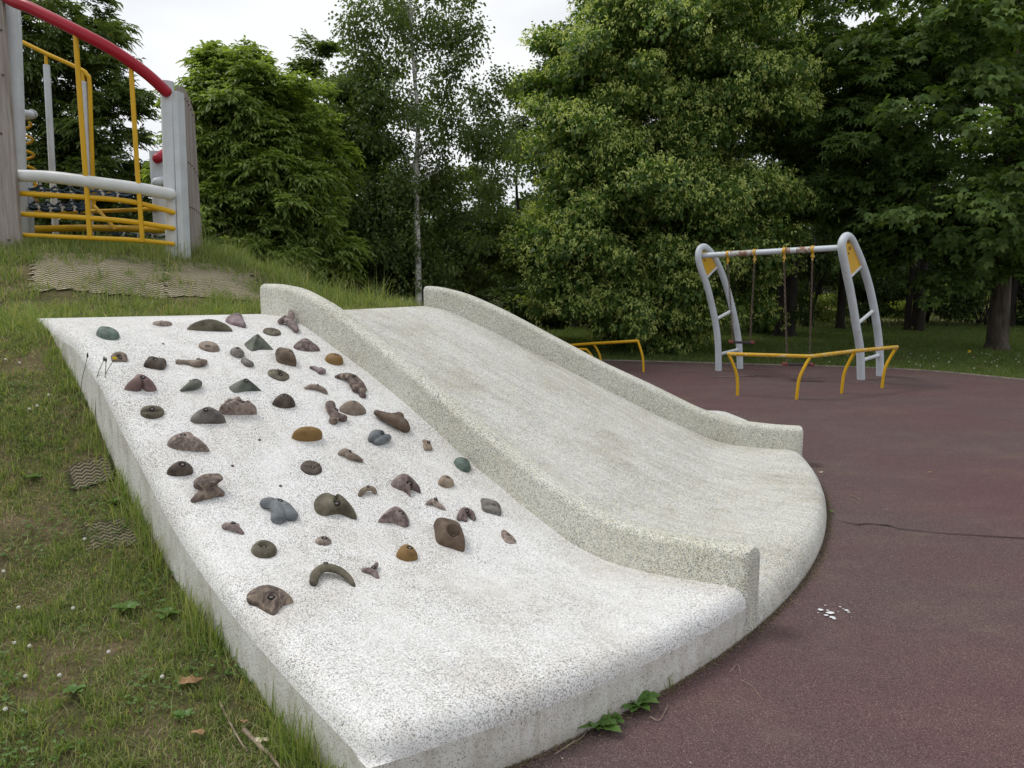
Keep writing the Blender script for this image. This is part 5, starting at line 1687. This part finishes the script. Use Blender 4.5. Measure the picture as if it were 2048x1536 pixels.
# clover leaves in the lawn: little three-leaf rosettes
n = 9000
x = rng.uniform(-3.8, -.2, n); y = rng.uniform(1.6, 5.2, n)
pat = vnoise(x, y, 3.0, 2.2)
ok = keep(x, y, (0, 0, 0, 0)) & (pat > .57) & vis(x, y)
x, y = x[ok], y[ok]; z = hgt(x, y) + rng.uniform(.012, .035, len(x))
Vs = []
b0 = rng.uniform(0, 6.28, len(x))
for q in range(3):
    a = b0 + q * 2.094
    D = np.stack([np.cos(a), np.sin(a), rng.uniform(-.1, .25, len(x))], 1)
    N = np.stack([rng.normal(0, .25, len(x)), rng.normal(0, .25, len(x)), np.ones(len(x))], 1)
    V_, _ = kites(np.stack([x, y, z], 1), D, N, rng.uniform(.011, .019, len(x)), rng.uniform(.011, .017, len(x)), .05)
    Vs.append(V_)
V = np.concatenate(Vs)
o = mesh_np('clover_patch', V, np.arange(len(V)).reshape(-1, 4), M['weed_leaf']); tag(o, 'clover leaves spreading through the lawn', 'clover', kind='stuff')

# crumbs of soil and dry litter along the foot of the slab
n = 5200
a = ang(BL) + (ang(BF) + .1 - ang(BL)) * rng.random(n)
r = RC + .004 + np.abs(rng.normal(0, .018, n)) * (1 + .8 * vnoise(a * 9, a, 3, 1))
x = CX + r * np.cos(a); y = CY + r * np.sin(a)
P = np.stack([x, y, np.full(n, .014) + rng.random(n) * .006], 1)
V, F = kites(P, np.stack([rng.normal(size=n), rng.normal(size=n), rng.normal(size=n) * .2], 1), np.stack([rng.normal(size=n) * .4, rng.normal(size=n) * .4, np.ones(n)], 1), rng.uniform(.006, .018, n), rng.uniform(.003, .007, n), 0)
o = mesh_np('dry_litter', V, F, M['debris']); tag(o, 'dry litter gathered along the foot of the slide', 'litter', kind='stuff')

# pale petals and crumbs scattered over the rubber
n = 420
x = rng.uniform(-.2, 9, n); y = rng.uniform(2.6, 15.5, n)
ok = in_poly(x, y, RUBP) & (np.hypot(x - CX, y - CY) > RC + .03)
x, y = x[ok], y[ok]; n = len(x)
V, F = kites(np.stack([x, y, np.full(n, .016)], 1), np.stack([rng.normal(size=n), rng.normal(size=n), rng.random(n) * .15], 1), np.stack([rng.normal(size=n) * .3, rng.normal(size=n) * .3, np.ones(n)], 1), rng.uniform(.006, .02, n), rng.uniform(.004, .010, n), 0)
M['petal'] = leafmat('fallen_petals', [(.30, .26, .20), (.5, .47, .38), (.12, .09, .07), (.6, .58, .5)], .1, .9)
o = mesh_np('scattered_petals', V, F, M['petal']); tag(o, 'tiny pale petals and crumbs scattered over the rubber', 'litter', kind='stuff')

# white clover flowers and daisies
fl = bpy.data.meshes.new('flower')
bm = bmesh.new(); bmesh.ops.create_icosphere(bm, subdivisions=2, radius=1)
for v in bm.verts:
    v.co *= 1 + .22 * math.sin(v.co.x * 31 + v.co.y * 17 + v.co.z * 23)
bm.to_mesh(fl); bm.free(); fl.materials.append(M['clover'])
sm = bpy.data.meshes.new('stem'); q = MB(); q.tube([(0, 0, 0), (.1, 0, -2.5), (0, 0, -6)], .12, 5)
sm.from_pydata(q.V, [], q.F); sm.materials.append(M['stem'])
proto = bpy.data.objects.new('clover_flower', fl)
first = True
def flower(p, s, label, group, cat='flower'):
    o = proto.copy(); sc.collection.objects.link(o)
    o.location = p; o.scale = (s, s, s * .85)
    tag(o, label, cat, group)
    st = bpy.data.objects.new('stem', sm); sc.collection.objects.link(st); st.parent = o
    return o


near = [(38, 1228), (52, 1367), (12, 1434), (147, 1229), (325, 1368), (300, 1010), (12, 728), (60, 828), (75, 822), (120, 1365), (218, 1318), (8, 1155), (60, 1306), (40, 735), (5, 520), (110, 527), (30, 1300), (170, 1090), (205, 545), (98, 800)]
for (x, y) in near:
    p = at_ground(x, y)
    if p is not None:
        p.z = float(hgt(p.x, p.y)) + .035
        flower(p, .0085, 'small round white clover flower in the lawn left of the ramp', 'white clover flowers in the lawn')
rn = random.Random(3)
for k in range(34):
    p = at_ground(rn.choice([rn.uniform(700, 800), rn.uniform(640, 740), rn.uniform(780, 830)]), rn.uniform(590, 612))
    if p is not None and not in_poly(np.array([p.x]), np.array([p.y]), SLAB)[0]:
        p.z = float(hgt(p.x, p.y)) + .06
        flower(p, .012, 'white clover flower on the crest behind the slide', 'white clover flowers on the crest')
for k in range(34):
    p = G(rn.uniform(1650, 2048), rn.triangular(708, 752, 735))
    if not in_poly(np.array([p.x]), np.array([p.y]), RUBP)[0]:
        p.z = .10
        flower(p, .013, 'white daisy in the grass beyond the rubber surface', 'white daisies beyond the rubber surface')
p = G(1938, 714); p.z = .13
o = flower(p, .035, 'single yellow flower in the grass left of the bare trunk', None); o.data = fl.copy(); o.data.materials.clear(); o.data.materials.append(M['yellow_flower'])

# long flower stalks leaning over the ramp edge
def stalk(base_px, pts_px, Y, head, label):
    b = at_ground(*base_px)
    root = empty('flower_stalk', b); tag(root, label, 'wild flower')
    P = [b] + [W(x, y, b.y + Y * (i + 1)) for i, (x, y) in enumerate(pts_px)]
    MB().tube(spline(P, 5), .0022, 5).build('stem', M['stem'], root)
    e = P[-1]
    if head == 'seed':
        MB().tube([e - Vector((0, 0, .012)), e, e + Vector((.002, 0, .02))], [.003, .0065, .003], 7).build('seed_head', M['seedhead'], root)
    else:
        m = MB()
        for k in range(9):
            a = k * .7; m.tube([e, e + Vector((math.cos(a) * .016, -.004, math.sin(a) * .010))], [.004, .0025], 5)
        m.build('flower_head', M['yellow_flower'], root)


stalk((196, 850), [(200, 800), (205, 760), (230, 716)], -.03, 'flower', 'thin stalk with a small yellow flower leaning over the ramp edge')
stalk((190, 845), [(192, 790), (194, 755), (208, 719)], -.03, 'seed', 'thin curved stalk with a dark seed head left of the yellow flower')
stalk((200, 860), [(205, 800), (210, 760), (212, 721)], -.03, 'seed', 'straight stalk with a dark seed head just left of the yellow flower')
stalk((160, 800), [(164, 760), (170, 735), (175, 712)], -.03, 'seed', 'short stalk with a dark seed head near the upper ramp edge')


def rosette(c, n, L0, label, seed, up=.5, spread=(0, 6.283)):
    """weed with toothed leaves spreading from one root"""
    L0 *= .72
    rn = random.Random(seed)
    root = empty('weed', c); tag(root, label, 'weed')
    for k in range(n):
        a = spread[0] + (spread[1] - spread[0]) * (k + rn.random() * .6) / n
        Lf = L0 * rn.uniform(.6, 1.15); wd = Lf * rn.uniform(.42, .6); el_ = up * rn.uniform(.3, 1.2)
        d = Vector((math.cos(a), math.sin(a), 0)); s = Vector((-d.y, d.x, 0))
        V = []; F = []
        m = 9
        for i in range(m + 1):
            t = i / m
            p = Vector(c) + d * Lf * t * math.cos(el_ * .8) + Vector((0, 0, .012 + Lf * (math.sin(el_) * t - .55 * t * t * el_)))
            w_ = wd * math.sin(math.pi * min(1, t ** .8 * .97 + .02)) * (1 + (.30 if i % 2 else -.22)) * .5
            V += [p - s * w_ + Vector((0, 0, w_ * .35)), p, p + s * w_ + Vector((0, 0, w_ * .35))]
        for i in range(m):
            F += [(3 * i, 3 * i + 1, 3 * i + 4, 3 * i + 3), (3 * i + 1, 3 * i + 2, 3 * i + 5, 3 * i + 4)]
        mesh_py('leaf', V, F, M['weed_leaf'], root)


c = G(1195, 1462); rosette((c.x, c.y, .01), 9, .15, 'broad-leaved weed at the foot of the ramp front, the nearer of two', 1, 1.0, (-2.6, 1.6))
c = G(1222, 1448); rosette((c.x, c.y, .01), 6, .11, 'small leafy weed growing against the nearer broad-leaved weed', 5, .9, (-2.6, 1.6))
c = G(1272, 1418); rosette((c.x, c.y, .01), 12, .16, 'bigger toothed weed at the foot of the ramp front, farther to the right', 2, .9, (-2.8, 1.7))
c = G(1412, 1327); rosette((c.x, c.y, .01), 4, .07, 'small two-leaved seedling near the corner of the ramp', 3, 1.2, (-2, 1.2))
c = G(1383, 1340); rosette((c.x, c.y, .01), 3, .08, 'narrow toothed seedling left of the two-leaved one', 6, 1.5, (-.5, 2))
c = G(1358, 1358); rosette((c.x, c.y, .01), 3, .08, 'narrow upright seedling next to the toothed one', 7, 1.5, (0, 2.5))
c = G(1661, 1030); rosette((c.x, c.y, .01), 4, .05, 'tiny weed beside the apron where the crack starts', 8, .9, (-1.5, 1.5))
for (px, py, L0, seed, lab) in ((255, 1225, .11, 11, 'leafy weed in the lawn left of the lowest hold'), (335, 1235, .10, 12, 'narrow-leaved weed close to the ramp edge'), (150, 1390, .09, 13, 'low weed in the lawn near the bottom left corner'),
                                (230, 1010, .09, 14, 'weed beside the woven mat patch'), (70, 960, .09, 15, 'weed at the far left of the slope'), (370, 1440, .08, 16, 'weed above the two dry twigs')):
    p = at_ground(px, py)
    if p is not None: rosette((p.x, p.y, float(hgt(p.x, p.y)) + .004), 8, L0, lab, seed, .8)
# tufts of upright grass along the ramp front
for (px, py, k, h_, lab) in ((1330, 1375, 12, .11, 'tuft of grass at the foot of the ramp front'), (1215, 1440, 7, .10, 'thin grass blades between the two broad-leaved weeds'), (890, 1536, 9, .10, 'grass blades standing before the ramp front at the bottom of the view')):
    c = G(px, py); rg = np.random.default_rng(k)
    V, F = blades(c.x + rg.normal(0, .02, k), c.y + rg.normal(0, .012, k) - .02, np.full(k, .01), h_ * rg.uniform(.5, 1.2, k), np.full(k, .005), rg, .5)
    tag(mesh_np('grass_tuft', V, F, M['blade_long']), lab, 'grass tuft')

# twigs and fallen leaves
def twig(pts, r, label, mat='twig', cat='twig', ground_=True, group=None):
    P = []
    for (x, y) in pts:
        p = (at_ground(x, y) if ground_ else G(x, y, .016))
        P.append(Vector((p.x, p.y, (float(hgt(p.x, p.y)) + .02) if ground_ else .017 + r)))
    m = MB(); S = spline(P, 5)
    m.tube(S, [r * (1 - .5 * i / len(S)) for i in range(len(S))], 6)
    tag(m.build('twig', M[mat], None), label, cat, group)


twig([(488, 1468), (515, 1495), (545, 1525), (570, 1560)], .010, 'thick pale dry stick in the bare soil beside the ramp')
twig([(440, 1413), (458, 1450), (480, 1490), (495, 1512)], .005, 'thin grey twig left of the thick pale stick')
twig([(1700, 990), (1715, 996), (1722, 1002), (1738, 1008)][:3], .002, 'thin straw on the rubber above the crack', ground_=False)
twig([(1680, 996), (1700, 1000), (1718, 1008)], .002, 'bent straw on the rubber just above the crack', ground_=False)
twig([(1690, 970), (1712, 973)], .002, 'short straw on the rubber right of the apron', ground_=False)
twig([(1300, 1434), (1318, 1442), (1336, 1412)], .003, 'forked dry twig beside the bigger toothed weed', ground_=False)
twig([(1110, 1510), (1140, 1490), (1165, 1475), (1178, 1455)], .003, 'dry stalk lying below the nearer broad-leaved weed', ground_=False)
twig([(1480, 1360), (1505, 1375), (1524, 1400)], .002, 'curved dry straw on the rubber in front of the ramp', ground_=False)
twig([(1460, 1345), (1475, 1330), (1482, 1352)], .002, 'bent straw on the rubber near the ramp corner', ground_=False)


def leaf_(px, py, s, mat, label, seed, ground_=True):
    rn = random.Random(seed)
    c = at_ground(px, py) if ground_ else G(px, py, .016)
    z = (float(hgt(c.x, c.y)) + .028) if ground_ else .02
    n = 12; V = [(c.x, c.y, z + .006)]
    for i in range(n):
        a = 6.283 * i / n + rn.random() * .2
        r = s * (.55 + .5 * rn.random()) * (1 if i % 3 else 1.3)
        V.append((c.x + r * math.cos(a), c.y + r * .6 * math.sin(a), z + s * rn.uniform(-.15, .3)))
    o = mesh_py('fallen_leaf', V, [(0, 1 + i, 1 + (i + 1) % n) for i in range(n)], M[mat], None, False)
    tag(o, label, 'fallen leaf')


leaf_(378, 1372, .055, 'dry_leaf', 'curled brown leaf lying in the clover', 1)
leaf_(522, 1492, .028, 'pale_leaf', 'pale cream leaf on the thick dry stick', 2)
leaf_(400, 1478, .030, 'dry_leaf', 'small brown leaf on the bare soil left of the twigs', 3)
leaf_(490, 1455, .022, 'dry_leaf', 'reddish leaf scrap at the upper end of the thick stick', 4)
leaf_(1642, 945, .018, 'pale_leaf', 'tiny pale leaf on the rubber beside the apron', 5, False)
leaf_(1860, 945, .022, 'dry_leaf', 'small brown leaf on the open rubber at the right', 6, False)
o = G(1525, 918, .16)
m = MB(); m.tube([(o.x - .07, o.y, .153), (o.x, o.y - .004, .158), (o.x + .07, o.y, .153)], .004, 6)
tag(m.build('twig', M['bark_dark']), 'short dark twig on the apron of the slide', 'twig')
